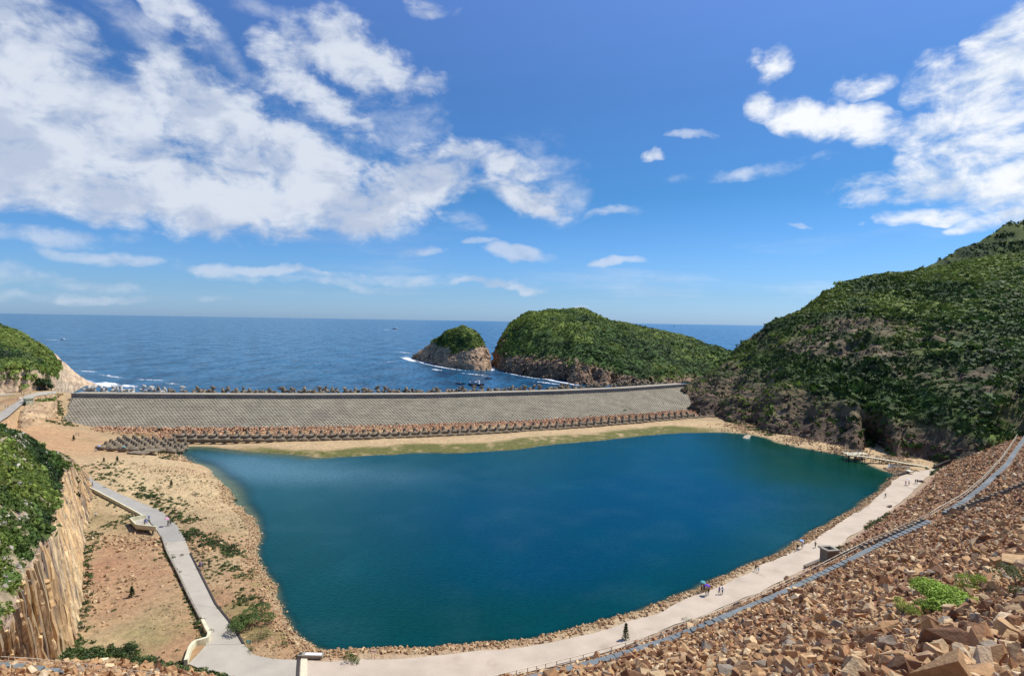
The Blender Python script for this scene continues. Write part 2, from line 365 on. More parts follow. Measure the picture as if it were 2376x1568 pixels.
ROAD_U = [(170, 1094), (190, 1101), (215, 1110), (270, 1135), (330, 1160), (378, 1188), (410, 1218), (428, 1247), (440, 1280), (470, 1340), (500, 1400), (540, 1450), (566, 1495), (592, 1520), (640, 1528), (690, 1530)]
ROAD_L = [(180, 1118), (197, 1127), (222, 1139), (268, 1163), (316, 1189), (345, 1206), (364, 1229), (377, 1251), (388, 1284), (411, 1328), (440, 1390), (470, 1447), (478, 1498), (434, 1542), (560, 1577), (690, 1602)]
NR = 70
def zroad(t): return 5.0 - 3.7 * ss(t, 0, .55) 
def strip(U, Lw, zf, n):
    # pair the two edges, each resampled in world space
    A0 = np.array([G(x, y, zf(0.3)) for x, y in U]); B0 = np.array([G(x, y, zf(0.3)) for x, y in Lw]); C0 = (A0 + B0) / 2
    cs = np.r_[0, np.cumsum(np.linalg.norm(np.diff(C0, axis=0), axis=1))]; tt = np.linspace(0, cs[-1], n)
    U0 = np.stack([np.interp(tt, cs, A0[:, k]) for k in range(3)], 1); L0 = np.stack([np.interp(tt, cs, B0[:, k]) for k in range(3)], 1)
    # re-project at the proper height of every station
    def redo(P):
        out = []
        for i, p in enumerate(P):
            z = zf(i / (n - 1)); d = p - EYE; out.append(EYE + d * ((z - EYE[2]) / d[2]))
        return np.array(out)
    return redo(U0), redo(L0)
ROADU, ROADL = strip(ROAD_U, ROAD_L, zroad, NR)
PATHU, PATHL = strip(PATH_U, PATH_L, lambda t: 1.3, 110)
# ragged edges of the pale path
for A, s in ((PATHU, 3), (PATHL, 9)):
    nn = fbm(A, 6.0, 3, s) * .9; A[2:-2, 1] += nn[2:-2]; A[2:-2, 0] -= nn[2:-2] * .5
UPR_U = [(-60, 975), (-20, 958), (0, 946), (12, 935), (32, 925), (62, 915), (95, 909), (130, 907.5)]
UPR_L = [(-60, 1010), (-20, 990), (0, 978), (20, 965), (37, 950), (60, 930), (85, 918.5), (130, 912.5)]
def zup(t): return 12.0 + 3.0 * ss(t, .1, .9)
UPRU, UPRL = strip(UPR_U, UPR_L, zup, 30)
ROADP = np.r_[ROADU[:, :2], ROADL[::-1, :2]]; PATHP = np.r_[PATHU[:, :2], PATHL[::-1, :2]]; UPRP = np.r_[UPRU[:, :2], UPRL[::-1, :2]]
ROADC = (ROADU + ROADL) / 2; UPRC = (UPRU + UPRL) / 2
TOE_PX = [(2178, 1086), (2110, 1152), (2000, 1228), (1900, 1300), (1760, 1376), (1650, 1420), (1560, 1454), (1440, 1504), (1350, 1534), (1170, 1572), (1000, 1604), (880, 1614), (780, 1616), (690, 1604), (560, 1578), (420, 1552), (300, 1540), (150, 1538), (0, 1532), (-300, 1535), (-900, 1540)]
TOE = [G(x, y, 1.25)[:2] for x, y in TOE_PX]
TOE = [TOE[0] + (TOE[0] - TOE[1]) / np.linalg.norm(TOE[0] - TOE[1]) * 160] + TOE
EMB = TOE + [np.array([-400., -200.]), np.array([500., -200.])]
# dam lines
DTOP = smoothline([G(x, y, 13.0) for x, y in [(166, 921), (400, 923), (700, 924), (1000, 922.5), (1300, 914), (1450, 907.5), (1592, 897)]], 260)
DFOOT = smoothline([G(x, y, 2.6) for x, y in [(134, 991), (400, 993), (700, 992), (900, 988), (1200, 978), (1400, 967), (1612, 951)]], 260)
DN = []
for i in range(260):
    t = DTOP[min(i + 1, 259)] - DTOP[max(i - 1, 0)]; t /= np.linalg.norm(t); DN.append(np.array([-t[1], t[0], 0]))
DN = np.array(DN); DCR = DTOP + DN * 9.0        # seaward edge of the crest walk
DAMFP = np.r_[DFOOT[:, :2], (DCR + DN * 3)[::-1, :2]]
CTRL = [(230, 1050, 2.4), (400, 1034, 1.6), (180, 1062, 4.3), (300, 1060, 3), (190, 1110, 5), (300, 1170, 3.8), (420, 1235, 2.2), (480, 1350, 1.6), (560, 1500, 1.3), (700, 1540, 1.2),
    (250, 1300, 1.2), (300, 1450, 1.1), (200, 1500, 1.2), (250, 1190, 2.6), (600, 1030, 1.2), (1000, 1035, 1.1), (1400, 1008, 1.1), (900, 1012, 1.9), (1300, 1000, 1.9), (1600, 975, 1.9),
    (200, 992, 3.0), (800, 990, 2.6), (1200, 978, 2.6), (1600, 953, 2.6), (1700, 985, 1.6), (1800, 1004, 1.5), (1950, 1045, 1.6), (900, 1540, 1.25), (1400, 1500, 1.25), (1800, 1340, 1.25),
    (2100, 1140, 1.25), (2160, 1090, 1.3), (100, 1003, 5.0), (40, 962, 11.2), (20, 1010, 9.5), (60, 925, 14), (120, 912, 14.6), (-100, 985, 12), (-150, 940, 14), (0, 916, 14.8), (-150, 920, 14.8), (130, 962, 7.0),
    (120, 1040, 7), (450, 1180, 2.0), (560, 1300, 1.5), (-300, 1000, 14)]
_c = np.array([np.r_[G(x, y, z)[:2], z] for x, y, z in CTRL])
def _U(r): return np.where(r > 0, r * r * np.log(r + 1e-9), 0)
_n = len(_c); _K = _U(np.hypot(_c[:, None, 0] - _c[None, :, 0], _c[:, None, 1] - _c[None, :, 1])) + np.eye(_n) * 300
_A = np.zeros((_n + 3, _n + 3)); _A[:_n, :_n] = _K; _A[:_n, _n] = 1; _A[:_n, _n + 1:] = _c[:, :2]; _A[_n, :_n] = 1; _A[_n + 1:, :_n] = _c[:, :2].T
_w = np.linalg.solve(_A, np.r_[_c[:, 2], 0, 0, 0])
def tps(XY):
    r = np.zeros(len(XY)) + _w[_n] + XY @ _w[_n + 1:]
    for i in range(_n): r += _w[i] * _U(np.hypot(XY[:, 0] - _c[i, 0], XY[:, 1] - _c[i, 1]))
    return r
def terr(XY, full=False):
    XY = np.asarray(XY, float)
    h = np.clip(tps(XY), .9, 15.0)
    h += fbm(XY, 14, 4, 5) * .35 + fbm(XY, 3, 2, 8) * .07
    h = np.maximum(h, .75)
    dp, _ = pdist(XY, POOL, True); ins = inside(XY, POOL); sdp = np.where(ins, -dp, dp)
    wob = fbm(XY, 7, 3, 21) * 1.1 + fbm(XY, 2.2, 2, 22) * .35
    s2 = sdp + wob
    wide = 1.5 + 9 * ss(XY[:, 0], -20, -70) * ss(XY[:, 1], 110, 140)
    wide = np.where(XY[:, 1] > 235, 14, wide)
    h = np.where(s2 > 0, h * ss(s2, -.3 * wide, wide) ** 1.0 + .0, -np.minimum(7, -s2 * .22))
    h = np.where(s2 > 0, np.maximum(h, .02 + np.minimum(s2 * .05, .3)), h)
    for P, C, zf in ((ROADP, ROADC, zroad), (UPRP, UPRC, zup), (PATHP, None, None)):
        d, _ = pdist(XY, P, True); i2 = inside(XY, P); d = np.where(i2, -d, d)
        if C is None: zr = 1.3
        else:
            cs = np.r_[0, np.cumsum(np.linalg.norm(np.diff(C[:, :2], axis=0), axis=1))]; zr = zf(np.interp(pdist(XY, C)[1], cs / cs[-1], np.linspace(0, 1, len(C))))
        k = 1 - ss(d, .2, 2.6 if C is not None else 1.2)
        h = h * (1 - k) + (zr - .12 - .13 * (d < 0)) * k
    fp = inside(XY, DAMFP); h = np.where(fp, np.minimum(h, 2.2), h)
    e = inside(XY, EMB); de, _ = pdist(XY, TOE); de = np.where(e, de, 0)
    hs = 1.2 + .565 * de + fbm(XY, 9, 3, 31) * .5 * ss(de, 0, 5)
    lim = 55.2
    hs = np.minimum(hs, lim)
    h = np.where(e, np.maximum(hs, 1.0), h)
    # behind the coffer dam the land drops under the sea
    back = np.array([DCR[0, :2] + (-400, 8), *[p[:2] + n[:2] * 2 for p, n in zip(DCR[::20], DN[::20])], DCR[-1, :2] + (400, 100)])
    seap = np.r_[back, [[600, 900], [-900, 900]]]
    sb = inside(XY, seap)
    h = np.where(sb, -6, h)
    if full: return h, sdp, s2, de, e
    return h
terr_slow = terr
def tz(x, y): return float(terr(np.array([[x, y]]))[0])
def march(px, py):
    d = ray(px, py); t = np.linspace(10, 620, 2400); P = EYE + d[None] * t[:, None]
    h = terr(P[:, :2]); w = np.where(P[:, 2] < h)[0]
    i = w[0] if len(w) else -1
    return np.array([P[i, 0], P[i, 1], h[i]])
def march_many(L):
    return [march(x, y) for x, y in L]
def dens_line(L, step):
    P = np.array(L, float); s = np.r_[0, np.cumsum(np.linalg.norm(np.diff(P, axis=0), axis=1))]; n = max(2, int(s[-1] / step) + 1)
    t = np.linspace(0, s[-1], n); return np.stack([np.interp(t, s, P[:, k]) for k in range(P.shape[1])], 1)
# ------------------------------------------------------------------ ground
def build_ground():
    x0, x1, y0, y1, st = -330, 330, -24, 440, 1.2
    xs = np.arange(x0, x1, st); ys = np.arange(y0, y1, st); X, Y = np.meshgrid(xs, ys); XY = np.c_[X.ravel(), Y.ravel()]
    h, sdp, s2, de, e = terr(XY, True)
    V = np.c_[XY, h]; nx, ny = len(xs), len(ys)
    i = np.arange((ny - 1) * (nx - 1)); a = (i // (nx - 1)) * nx + i % (nx - 1)
    Fc = np.c_[a, a + 1, a + nx + 1, a + nx]
    hh = h[Fc].max(1); keep = hh > -5.9; Fc = Fc[keep]
    used = np.unique(Fc); re = -np.ones(len(V), int); re[used] = np.arange(len(used))
    n1 = fbm(XY, 18, 4, 41); n2 = fbm(XY, 5, 4, 42); n3 = fbm(XY, 1.8, 3, 43)
    def C(*c): return np.array(c)[None]
    tan = C(.42, .31, .18); red = C(.365, .22, .125); grey = C(.34, .27, .16); grass = C(.17, .175, .06); sand = C(.54, .415, .245)
    def mix(a, b, k): return a * (1 - k[:, None]) + b * k[:, None]
    c = mix(tan, red, ss(n1 + .5 * n2, -.15, .5)); c = mix(c, grey, ss(n2 - n1, .1, .7) * .7)
    c = mix(c, grass, ss(n1 * .6 + n2 + .4 * n3, .32, .62) * .55)
    # the pale sandy flat beside the pool head and the quarry floor
    def blob(px, py, z, r):
        q = G(px, py, z)[:2]; return np.exp(-((XY[:, 0] - q[0]) ** 2 + (XY[:, 1] - q[1]) ** 2) / (r * r))
    k = np.clip(blob(420, 1130, 2, 26) + blob(480, 1150, 1, 18) + blob(330, 1080, 2, 20), 0, 1); c = mix(c, sand, k * .85)
    k = np.clip(blob(290, 1290, 1, 14) + blob(300, 1350, 1, 12) + blob(270, 1420, 1, 8) * .7, 0, 1); c = mix(c, C(.35, .19, .115), k * (.6 + .4 * n2))
    k = np.clip(blob(250, 1210, 1, 12) + blob(380, 1470, 1, 10) + blob(430, 1540, 1, 9), 0, 1); c = mix(c, C(.27, .23, .11), k * ss(n2, -.4, .3) * .7)
    k = np.clip(blob(150, 1040, 5, 22) + blob(100, 1000, 6, 20), 0, 1); c = mix(c, C(.46, .28, .155), k * .8)
    # beach and moss along the far shore
    far = (XY[:, 1] > 232) & (XY[:, 0] > -150); k = far * ss(s2, 0, 1.5) * (1 - ss(s2, 22, 30)); c = mix(c, C(.50, .37, .215), k * .9)
    prof = 3.5 + 8.0 * ss(XY[:, 0], -95, -60) - 4 * ss(XY[:, 0], 70, 110) + 5 * n1 + 3 * n2
    mossk = far * (1 - ss(s2 + 3.5 * n2, prof - 1, prof + 3.5)) * ss(XY[:, 0], -125, -100) * (1 - ss(XY[:, 0], 95, 125))
    c = mix(c, C(.115, .125, .028), mossk * .95 * ss(n3 + n2, -1.1, -.1))
    # wet rim and bed
    c = mix(c, c * .6, (1 - ss(np.abs(s2), .2, 1.2)) * .6)
    bed = (s2 < 0).astype(float); c = mix(c, C(.30, .25, .16), bed * .8)
    # earth beneath the rubble
    k = ss(de, 0, 2.5); c = mix(c, C(.33, .18, .11), k)
    toe = ss(de, 0, .5) * (1 - ss(de, 1.5, 3.8)); c = mix(c, C(.47, .31, .215), toe)
    dpath, _ = pdist(XY, PATHP, True); k = (1 - ss(dpath, .5, 2.2)) * (s2 > .3); c = mix(c, C(.46, .36, .26), k * .7)
    c = np.clip(c * (1 + .18 * n3[:, None]) * np.array([1, .955, .86]), .01, .9)
    me = mesh_np('ground', V[used], re[Fc], M_GROUND, c[used], True)
    return tag(obj('ground', me), kind='structure', label='sandy and stony ground around the pool'), XY, h, s2, de, e
GROUND, GXY, GH, GS2, GDE, GE = build_ground()
_gx = np.unique(GXY[:, 0]); _gy = np.unique(GXY[:, 1]); _gh = GH.reshape(len(_gy), len(_gx))
def terr(XY):
    XY = np.asarray(XY, float); u = np.clip((XY[:, 0] - _gx[0]) / 1.2, 0, len(_gx) - 1.001); v = np.clip((XY[:, 1] - _gy[0]) / 1.2, 0, len(_gy) - 1.001)
    i = u.astype(int); j = v.astype(int); a = u - i; b = v - j
    return (_gh[j, i] * (1 - a) + _gh[j, i + 1] * a) * (1 - b) + (_gh[j + 1, i] * (1 - a) + _gh[j + 1, i + 1] * a) * b
A0_ = np.array([0, 0, .006])
def sheet(name, U, Lw, m, split=None, kind='structure', label=None):
    n = len(U); K = 5
    V = np.array([U[i] * (1 - k / (K - 1)) + Lw[i] * (k / (K - 1)) for i in range(n) for k in range(K)])
    Fc = []; mi = []
    for i in range(n - 1):
        for k in range(K - 1): Fc.append((i * K + k, (i + 1) * K + k, (i + 1) * K + k + 1, i * K + k + 1)); mi.append(0 if split is None else (0 if split(i) else 1))
    me = mesh_np(name, V, Fc, m, midx=mi); return tag(obj(name, me), kind=kind, label=label)
grey_n = int(np.argmin(np.linalg.norm(ROADC[:, :2] - G(402, 1249, 2.2)[:2], axis=1)))
ROADO = sheet('road', ROADU, ROADL, [M_ROADG, M_ROAD], split=lambda i: i < grey_n, label='grey concrete road running down beside the cliff')
PATHO = sheet('path', PATHU, PATHL, M_PATH, label='pale pinkish concrete path curving around the pool')
sheet('road', UPRU, UPRL, M_ROAD, label='pale road climbing to the left end of the coffer dam')
a = [G(x, y, 14.9) for x, y in [(-120, 918), (-40, 914), (0, 911.5), (30, 910), (58, 908.5)]]; b = [G(x, y, 14.9) for x, y in [(-120, 925), (-40, 920), (0, 917.5), (30, 915), (60, 911.5)]]
sheet('road', resample(a, 10), resample(b, 10), M_ROAD, label='narrow pale road coming in from the left headland')
for j_, i_ in enumerate((grey_n + 4, grey_n + 10, grey_n + 17, grey_n + 24, 12, 22)):
    a_, b_ = ROADU[i_] + A0_, ROADL[i_] + A0_; t_ = (ROADC[i_ + 1] - ROADC[i_]); t_ = t_ / np.linalg.norm(t_) * .07
    obj('joint', mesh_np('joint', [a_ - t_, a_ + t_, b_ + t_, b_ - t_], [(0, 1, 2, 3)], M_KERB), ROADO)
# ------------------------------------------------------------------ water
def build_water():
    st = 1.6; lo = POOL.min(0) - 6; hi = POOL.max(0) + 6
    xs = np.arange(lo[0], hi[0], st); ys = np.arange(lo[1], hi[1], st); X, Y = np.meshgrid(xs, ys); XY = np.c_[X.ravel(), Y.ravel()]
    dp, _ = pdist(XY, POOL, True); s = np.where(inside(XY, POOL), -dp, dp); wob = fbm(XY, 7, 3, 21) * 1.1 + fbm(XY, 2.2, 2, 22) * .35
    nx = len(xs); i = np.arange((len(ys) - 1) * (nx - 1)); a = (i // (nx - 1)) * nx + i % (nx - 1); Fc = np.c_[a, a + 1, a + nx + 1, a + nx]
    Fc = Fc[s[Fc].min(1) < 3.2]; used = np.unique(Fc); re = -np.ones(len(XY), int); re[used] = np.arange(len(used))
    def blob(px, py, rx, ry):
        q = G(px, py, 0)[:2]; return np.exp(-(((XY[:, 0] - q[0]) / rx) ** 2 + ((XY[:, 1] - q[1]) / ry) ** 2))
    n1 = fbm(XY, 34, 4, 61); n2 = fbm(XY, 9, 4, 62)
    blue = np.clip(blob(1500, 1200, 52, 38) * 1.25 + blob(1750, 1130, 40, 34) * .9 + blob(1480, 1330, 34, 20) * 1.0 + blob(1150, 1180, 40, 40) * .55 + blob(1650, 1230, 30, 26) * .5, 0, 1)
    blue = np.clip(blue + n1 * .22 + n2 * .06, 0, 1)
    green = np.clip(1.3 * blob(1905, 1100, 38, 18) + .5 * blob(1780, 1045, 50, 12) + blob(1980, 1095, 30, 16) + blob(1760, 1030, 40, 14) * .8 + blob(1900, 1070, 34, 14) * .8 + blob(1000, 1450, 36, 14) * .35, 0, 1)
    depth = np.clip(-(s + wob), 0, 40)
    shal = 3.0 + 9 * ss(XY[:, 0], -60, -90) * ss(XY[:, 1], 105, 150)
    op = ss(depth / shal, -.1, 1.0)
    deep = ss(depth, 2, 26)
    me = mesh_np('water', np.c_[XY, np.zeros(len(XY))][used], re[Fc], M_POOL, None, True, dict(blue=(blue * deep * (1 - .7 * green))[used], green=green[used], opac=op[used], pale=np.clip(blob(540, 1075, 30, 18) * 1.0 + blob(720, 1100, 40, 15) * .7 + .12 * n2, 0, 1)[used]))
    return tag(obj('pool_water', me), kind='structure', label='deep teal and blue water of the enclosed pool')
def water_mat(name, pool):
    m = bpy.data.materials.new(name); m.use_nodes = True; nt = m.node_tree; N = nt.nodes; L = nt.links
    b = N['Principled BSDF']; b.inputs['Roughness'].default_value = .10 if pool else .22; b.inputs['IOR'].default_value = 1.33
    geo = N.new('ShaderNodeNewGeometry')
    def nz(scale, det, st=(1, 1, 1)):
        mp = N.new('ShaderNodeMapping'); L.new(geo.outputs['Position'], mp.inputs[0]); mp.inputs['Scale'].default_value = st
        t = N.new('ShaderNodeTexNoise'); t.inputs['Scale'].default_value = scale; t.inputs['Detail'].default_value = det; L.new(mp.outputs[0], t.inputs['Vector']); return t.outputs[0]
    def mixc(f, a, bb):
        x = N.new('ShaderNodeMix'); x.data_type = 'RGBA'
        if isinstance(f, float): x.inputs[0].default_value = f
        else: L.new(f, x.inputs[0])
        for s_, v in ((6, a), (7, bb)):
            if isinstance(v, tuple): x.inputs[s_].default_value = v + (1,)
            else: L.new(v, x.inputs[s_])
        return x.outputs[2]
    def at(n_):
        a = N.new('ShaderNodeAttribute'); a.attribute_name = n_; return a.outputs['Fac']
    def mr(v, a, bb, c=0., d=1.):
        x = N.new('ShaderNodeMapRange'); x.interpolation_type = 'SMOOTHSTEP'; L.new(v, x.inputs[0])
        for i_, q in enumerate((a, bb, c, d)): x.inputs[i_ + 1].default_value = q
        return x.outputs[0]
    if pool:
        c = mixc(at('blue'), (.0, .042, .037), (.0, .043, .073)); c = mixc(at('green'), c, (.003, .046, .021))
        c = mixc(at('pale'), c, (.085, .165, .205))  # pale cloud reflection painted into the base colour, together with pale shallows
        c = mixc(mr(nz(.045, 4, (1, .6, 1)), .45, .70, 0, .30), c, (.0, .068, .075))
        c = mixc(mr(nz(.9, 3, (1, 1, 1)), .35, .7, 0, .35), c, (.0, .022, .028))
    else:
        c = mixc(mr(nz(.004, 4, (1, .8, 1)), .35, .65), (.004, .060, .125), (.006, .085, .175))
        c = mixc(mr(nz(.05, 5, (1, .42, 1)), .45, .62, 0, .85), c, (.002, .022, .055))
        c = mixc(mr(nz(.17, 3, (1, .30, 1)), .50, .66, 0, .7), c, (.001, .014, .035))
    L.new(c, b.inputs['Base Color'])
    bp = N.new('ShaderNodeBump'); bp.inputs['Strength'].default_value = .6 if pool else 1.0; bp.inputs['Distance'].default_value = .12 if pool else .55
    if pool: hgt = nz(1.4, 4, (1, 1.3, 1))
    else: hgt = nz(.20, 5, (1, .8, 1))
    if not pool:
        s1 = mr(nz(.26, 3, (1, .32, 1)), .44, .66, .5, .30); s2 = mr(nz(.035, 4, (1, .42, 1)), .38, .66, 1.05, .72); mm = N.new('ShaderNodeMath'); mm.operation = 'MULTIPLY'; L.new(s1, mm.inputs[0]); L.new(s2, mm.inputs[1]); pass
    L.new(hgt, bp.inputs['Height'])
    df = N.new('ShaderNodeBsdfDiffuse'); L.new(c, df.inputs[0]); gl = N.new('ShaderNodeBsdfGlossy'); gl.inputs['Roughness'].default_value = .10 if pool else .24
    gl.inputs[0].default_value = (.30, .72, .92, 1) if pool else (.62, .86, .98, 1)
    fr = N.new('ShaderNodeFresnel'); fr.inputs[0].default_value = 1.33; L.new(bp.outputs[0], fr.inputs['Normal']); L.new(bp.outputs[0], gl.inputs['Normal'])
    fac = fr.outputs[0]
    if not pool:
        m2 = N.new('ShaderNodeMath'); m2.operation = 'MULTIPLY'; L.new(mm.outputs[0], m2.inputs[0]); m2.inputs[1].default_value = 1.55; m3 = N.new('ShaderNodeMath'); m3.operation = 'MULTIPLY'; L.new(fac, m3.inputs[0]); L.new(m2.outputs[0], m3.inputs[1]); m3.use_clamp = True; fac = m3.outputs[0]
    wsh = N.new('ShaderNodeMixShader'); L.new(fac, wsh.inputs[0]); L.new(df.outputs[0], wsh.inputs[1]); L.new(gl.outputs[0], wsh.inputs[2]); L.new(wsh.outputs[0], N['Material Output'].inputs[0])
    if pool:
        tr = N.new('ShaderNodeBsdfTransparent'); tr.inputs[0].default_value = (.75, .9, .88, 1); ms = N.new('ShaderNodeMixShader')
        L.new(mr(at('opac'), 0, 1, .30, 1.), ms.inputs[0]); L.new(tr.outputs[0], ms.inputs[1]); L.new(wsh.outputs[0], ms.inputs[2]); L.new(ms.outputs[0], N['Material Output'].inputs[0])
    return m
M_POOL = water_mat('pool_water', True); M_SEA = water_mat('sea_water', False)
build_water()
def build_sea():
    near = [DCR[0] + np.array([-700, 20, 0])] + [p + n_ * 1.5 for p, n_ in zip(DCR[::13], DN[::13])] + [DCR[-1] + np.array([900, 60, 0])]
    V = []; rows = [0, 30, 80, 160, 300, 600, 1200, 3000, 8000, 20000, 60000]
    for k, r in enumerate(rows):
        for j, p in enumerate(near):
            xx = p[0]
            if j == 0: xx = -700 - r * 2.5
            elif j == len(near) - 1: xx = 900 + r * 2.5
            else: xx = p[0] * (1 + r / 300.)
            V.append((xx, p[1] + r, 0))
    n_ = len(near); Fc = [(k * n_ + j, k * n_ + j + 1, (k + 1) * n_ + j + 1, (k + 1) * n_ + j) for k in range(len(rows) - 1) for j in range(n_ - 1)]
    tag(obj('sea', mesh_np('sea', V, Fc, M_SEA)), kind='structure', label='open blue sea reaching the horizon')
build_sea()
# ------------------------------------------------------------------ lofted hills
def loft(stations, nu, nv, amp=((30, 3.0), (9, 1.2), (2.5, .35)), seed=0, carve=None, rid=0.0):
    S = np.array([[np.array(p) for p in st] for st in stations], float)      # (u, k, 3)
    k = S.shape[1]
    # smooth across stations (Catmull-Rom)
    us = np.linspace(0, len(S) - 1, nu); out = np.zeros((nu, k, 3))
    for j, u in enumerate(us):
        i = min(int(u), len(S) - 2); t = u - i
        p0, p1, p2, p3 = S[max(i - 1, 0)], S[i], S[i + 1], S[min(i + 2, len(S) - 1)]
        out[j] = .5 * (2 * p1 + (p2 - p0) * t + (2 * p0 - 5 * p1 + 4 * p2 - p3) * t * t + (3 * p1 - p0 - 3 * p2 + p3) * t ** 3)
    vs = []
    for q, c in enumerate(nv):
        for t in np.linspace(0, 1, c, endpoint=False): vs.append(q + t)
    vs.append(len(nv)); vs = np.array(vs); i = np.minimum(vs.astype(int), k - 2); t = (vs - i)[None, :, None]
    P = out[:, i] * (1 - t) + out[:, i + 1] * t
    # soften profile joints, keep ends
    for _ in range(2): P[:, 1:-1] = (P[:, :-2] + 2 * P[:, 1:-1] + P[:, 2:]) / 4
    du = np.gradient(P, axis=0); dv = np.gradient(P, axis=1); Nn = np.cross(du, dv); Nn /= np.linalg.norm(Nn, axis=2, keepdims=True) + 1e-9
    if Nn[:, :, 2].mean() < 0: Nn = -Nn
    fl = P.reshape(-1, 3); d = np.zeros(len(fl))
    for q, (sc, am) in enumerate(amp):
        nn = fbm(fl, sc, 3, seed + q * 7)
        if rid and q == 0: nn = (1 - rid) * nn + rid * (0.5 - 2 * np.abs(fbm(fl, sc * 1.3, 3, seed + 99)))
        d += am * nn
    Vn = np.linspace(0, 1, P.shape[1])[None, :].repeat(nu, 0).ravel()
    if carve is not None: d = d + carve(fl)
    fl = fl + Nn.reshape(-1, 3) * d[:, None]
    m = P.shape[1]; a = np.arange((nu - 1) * (m - 1)); a = (a // (m - 1)) * m + a % (m - 1)
    Fc = np.c_[a, a + m, a + m + 1, a + 1]
    e1 = fl[Fc[:, 1]] - fl[Fc[:, 0]]; e2 = fl[Fc[:, 3]] - fl[Fc[:, 0]]; fn = np.cross(e1, e2)
    if fn[:, 2].mean() < 0: Fc = Fc[:, ::-1]; fn = -fn
    vn = np.zeros_like(fl); fa = fn / (np.linalg.norm(fn, axis=1, keepdims=True) + 1e-9)
    for q in range(4): np.add.at(vn, Fc[:, q], fa)
    vn /= np.linalg.norm(vn, axis=1, keepdims=True) + 1e-9
    return fl, Fc, vn, Vn, np.repeat(np.linspace(0, 1, nu), m)
ROCK_A = np.array([.36, .25, .165]); ROCK_B = np.array([.19, .135, .10]); ROCK_T = np.array([.50, .36, .22])
VEG_D = np.array([.020, .044, .011]); VEG_M = np.array([.052, .098, .018]); VEG_L = np.array([.165, .215, .036]); VEG_O = np.array([.15, .15, .045])
def hillcol(P, vn, veg, seed, rockA=ROCK_A, rockB=ROCK_B, vk=1.0):
    n1 = fbm(P, 40, 4, seed); n2 = fbm(P, 10, 4, seed + 1); n3 = fbm(P, 3, 3, seed + 2)
    st = fbm(P * np.array([1, 1, 4.0]), 8, 4, seed + 3)
    def mix(a, b, k): return a * (1 - k[:, None]) + b * k[:, None]
    r = mix(rockA[None], rockB[None], ss(st + .4 * n3, -.3, .5)); r = mix(r, ROCK_T[None], ss(n2 - st, .25, .8) * .6)
    g = mix(VEG_M[None], VEG_D[None], ss(n2 + .6 * n3, -.1, .55)); g = mix(g, VEG_L[None], ss(n1 * 1.4 - .4 * n2 + .5 * (P[:, 2] / P[:, 2].max() - .5), -.05, .5) * .85); g = mix(g, VEG_O[None], ss(n1 * .7 + n3 * .6, .25, .7) * .4)  # height term paints sunlit upper slopes into the greens
    return mix(r, g * vk, veg)
def rots(n, up=None, seed=0, tilt=.35):
    R = np.random.RandomState(seed); q = R.normal(size=(n, 4)); q /= np.linalg.norm(q, axis=1, keepdims=True); w, x, y, z = q.T
    return np.stack([np.stack([1 - 2 * (y * y + z * z), 2 * (x * y - z * w), 2 * (x * z + y * w)], 1), np.stack([2 * (x * y + z * w), 1 - 2 * (x * x + z * z), 2 * (y * z - x * w)], 1), np.stack([2 * (x * z - y * w), 2 * (y * z + x * w), 1 - 2 * (x * x + y * y)], 1)], 1)
def rotz(n, seed=0):
    R = np.random.RandomState(seed); a = R.uniform(0, 2 * np.pi, n); c, s = np.cos(a), np.sin(a); z = np.zeros(n); o = z + 1
    return np.stack([np.stack([c, -s, z], 1), np.stack([s, c, z], 1), np.stack([z, z, o], 1)], 1)
def merge(name, temps, pos, R, sc, col, m, cv=None, smooth=False):
    n = len(pos); ti = np.random.RandomState(5).randint(0, len(temps), n); Vs = []; Fs = []; Cs = []; off = 0
    sc = np.asarray(sc, float); sc = sc[:, None].repeat(3, 1) if sc.ndim == 1 else sc
    for t, (tv, tf, tc) in enumerate(temps):
        w = np.where(ti == t)[0]
        if not len(w): continue
        v = np.einsum('nij,nvj->nvi', R[w], tv[None] * sc[w][:, None]) + pos[w][:, None]
        f = tf[None] + (np.arange(len(w)) * len(tv))[:, None, None] + off
        c = col[w][:, None] * tc[None, :, None]
        Vs.append(v.reshape(-1, 3)); Fs.append(f.reshape(-1, tf.shape[1])); Cs.append(c.reshape(-1, 3)); off += len(w) * len(tv)
    return mesh_np(name, np.concatenate(Vs), np.concatenate(Fs), m, np.clip(np.concatenate(Cs), 0, 1), smooth)
def clump(n, seed, leaf=.34, flat=.75):
    R = np.random.RandomState(seed); V = []; Fq = []; C = []
    for i in range(n):
        d = R.normal(size=3); d[2] = abs(d[2]) * .9 + .05; d /= np.linalg.norm(d); r = R.uniform(.55, 1.0); c = d * r * np.array([1, 1, flat])
        nn = d + R.normal(size=3) * .55; nn /= np.linalg.norm(nn); a = np.cross(nn, R.normal(size=3)); a /= np.linalg.norm(a); b = np.cross(nn, a); s = leaf * R.uniform(.6, 1.25)
        s *= 1.3; k = len(V); V += [c + a * s, c - a * s * .55 + b * s * .75, c - a * s * .55 - b * s * .75]; Fq.append((k, k + 1, k + 2)); C += [R.uniform(.7, 1.3)] * 3
    return np.array(V), np.array(Fq), np.array(C)
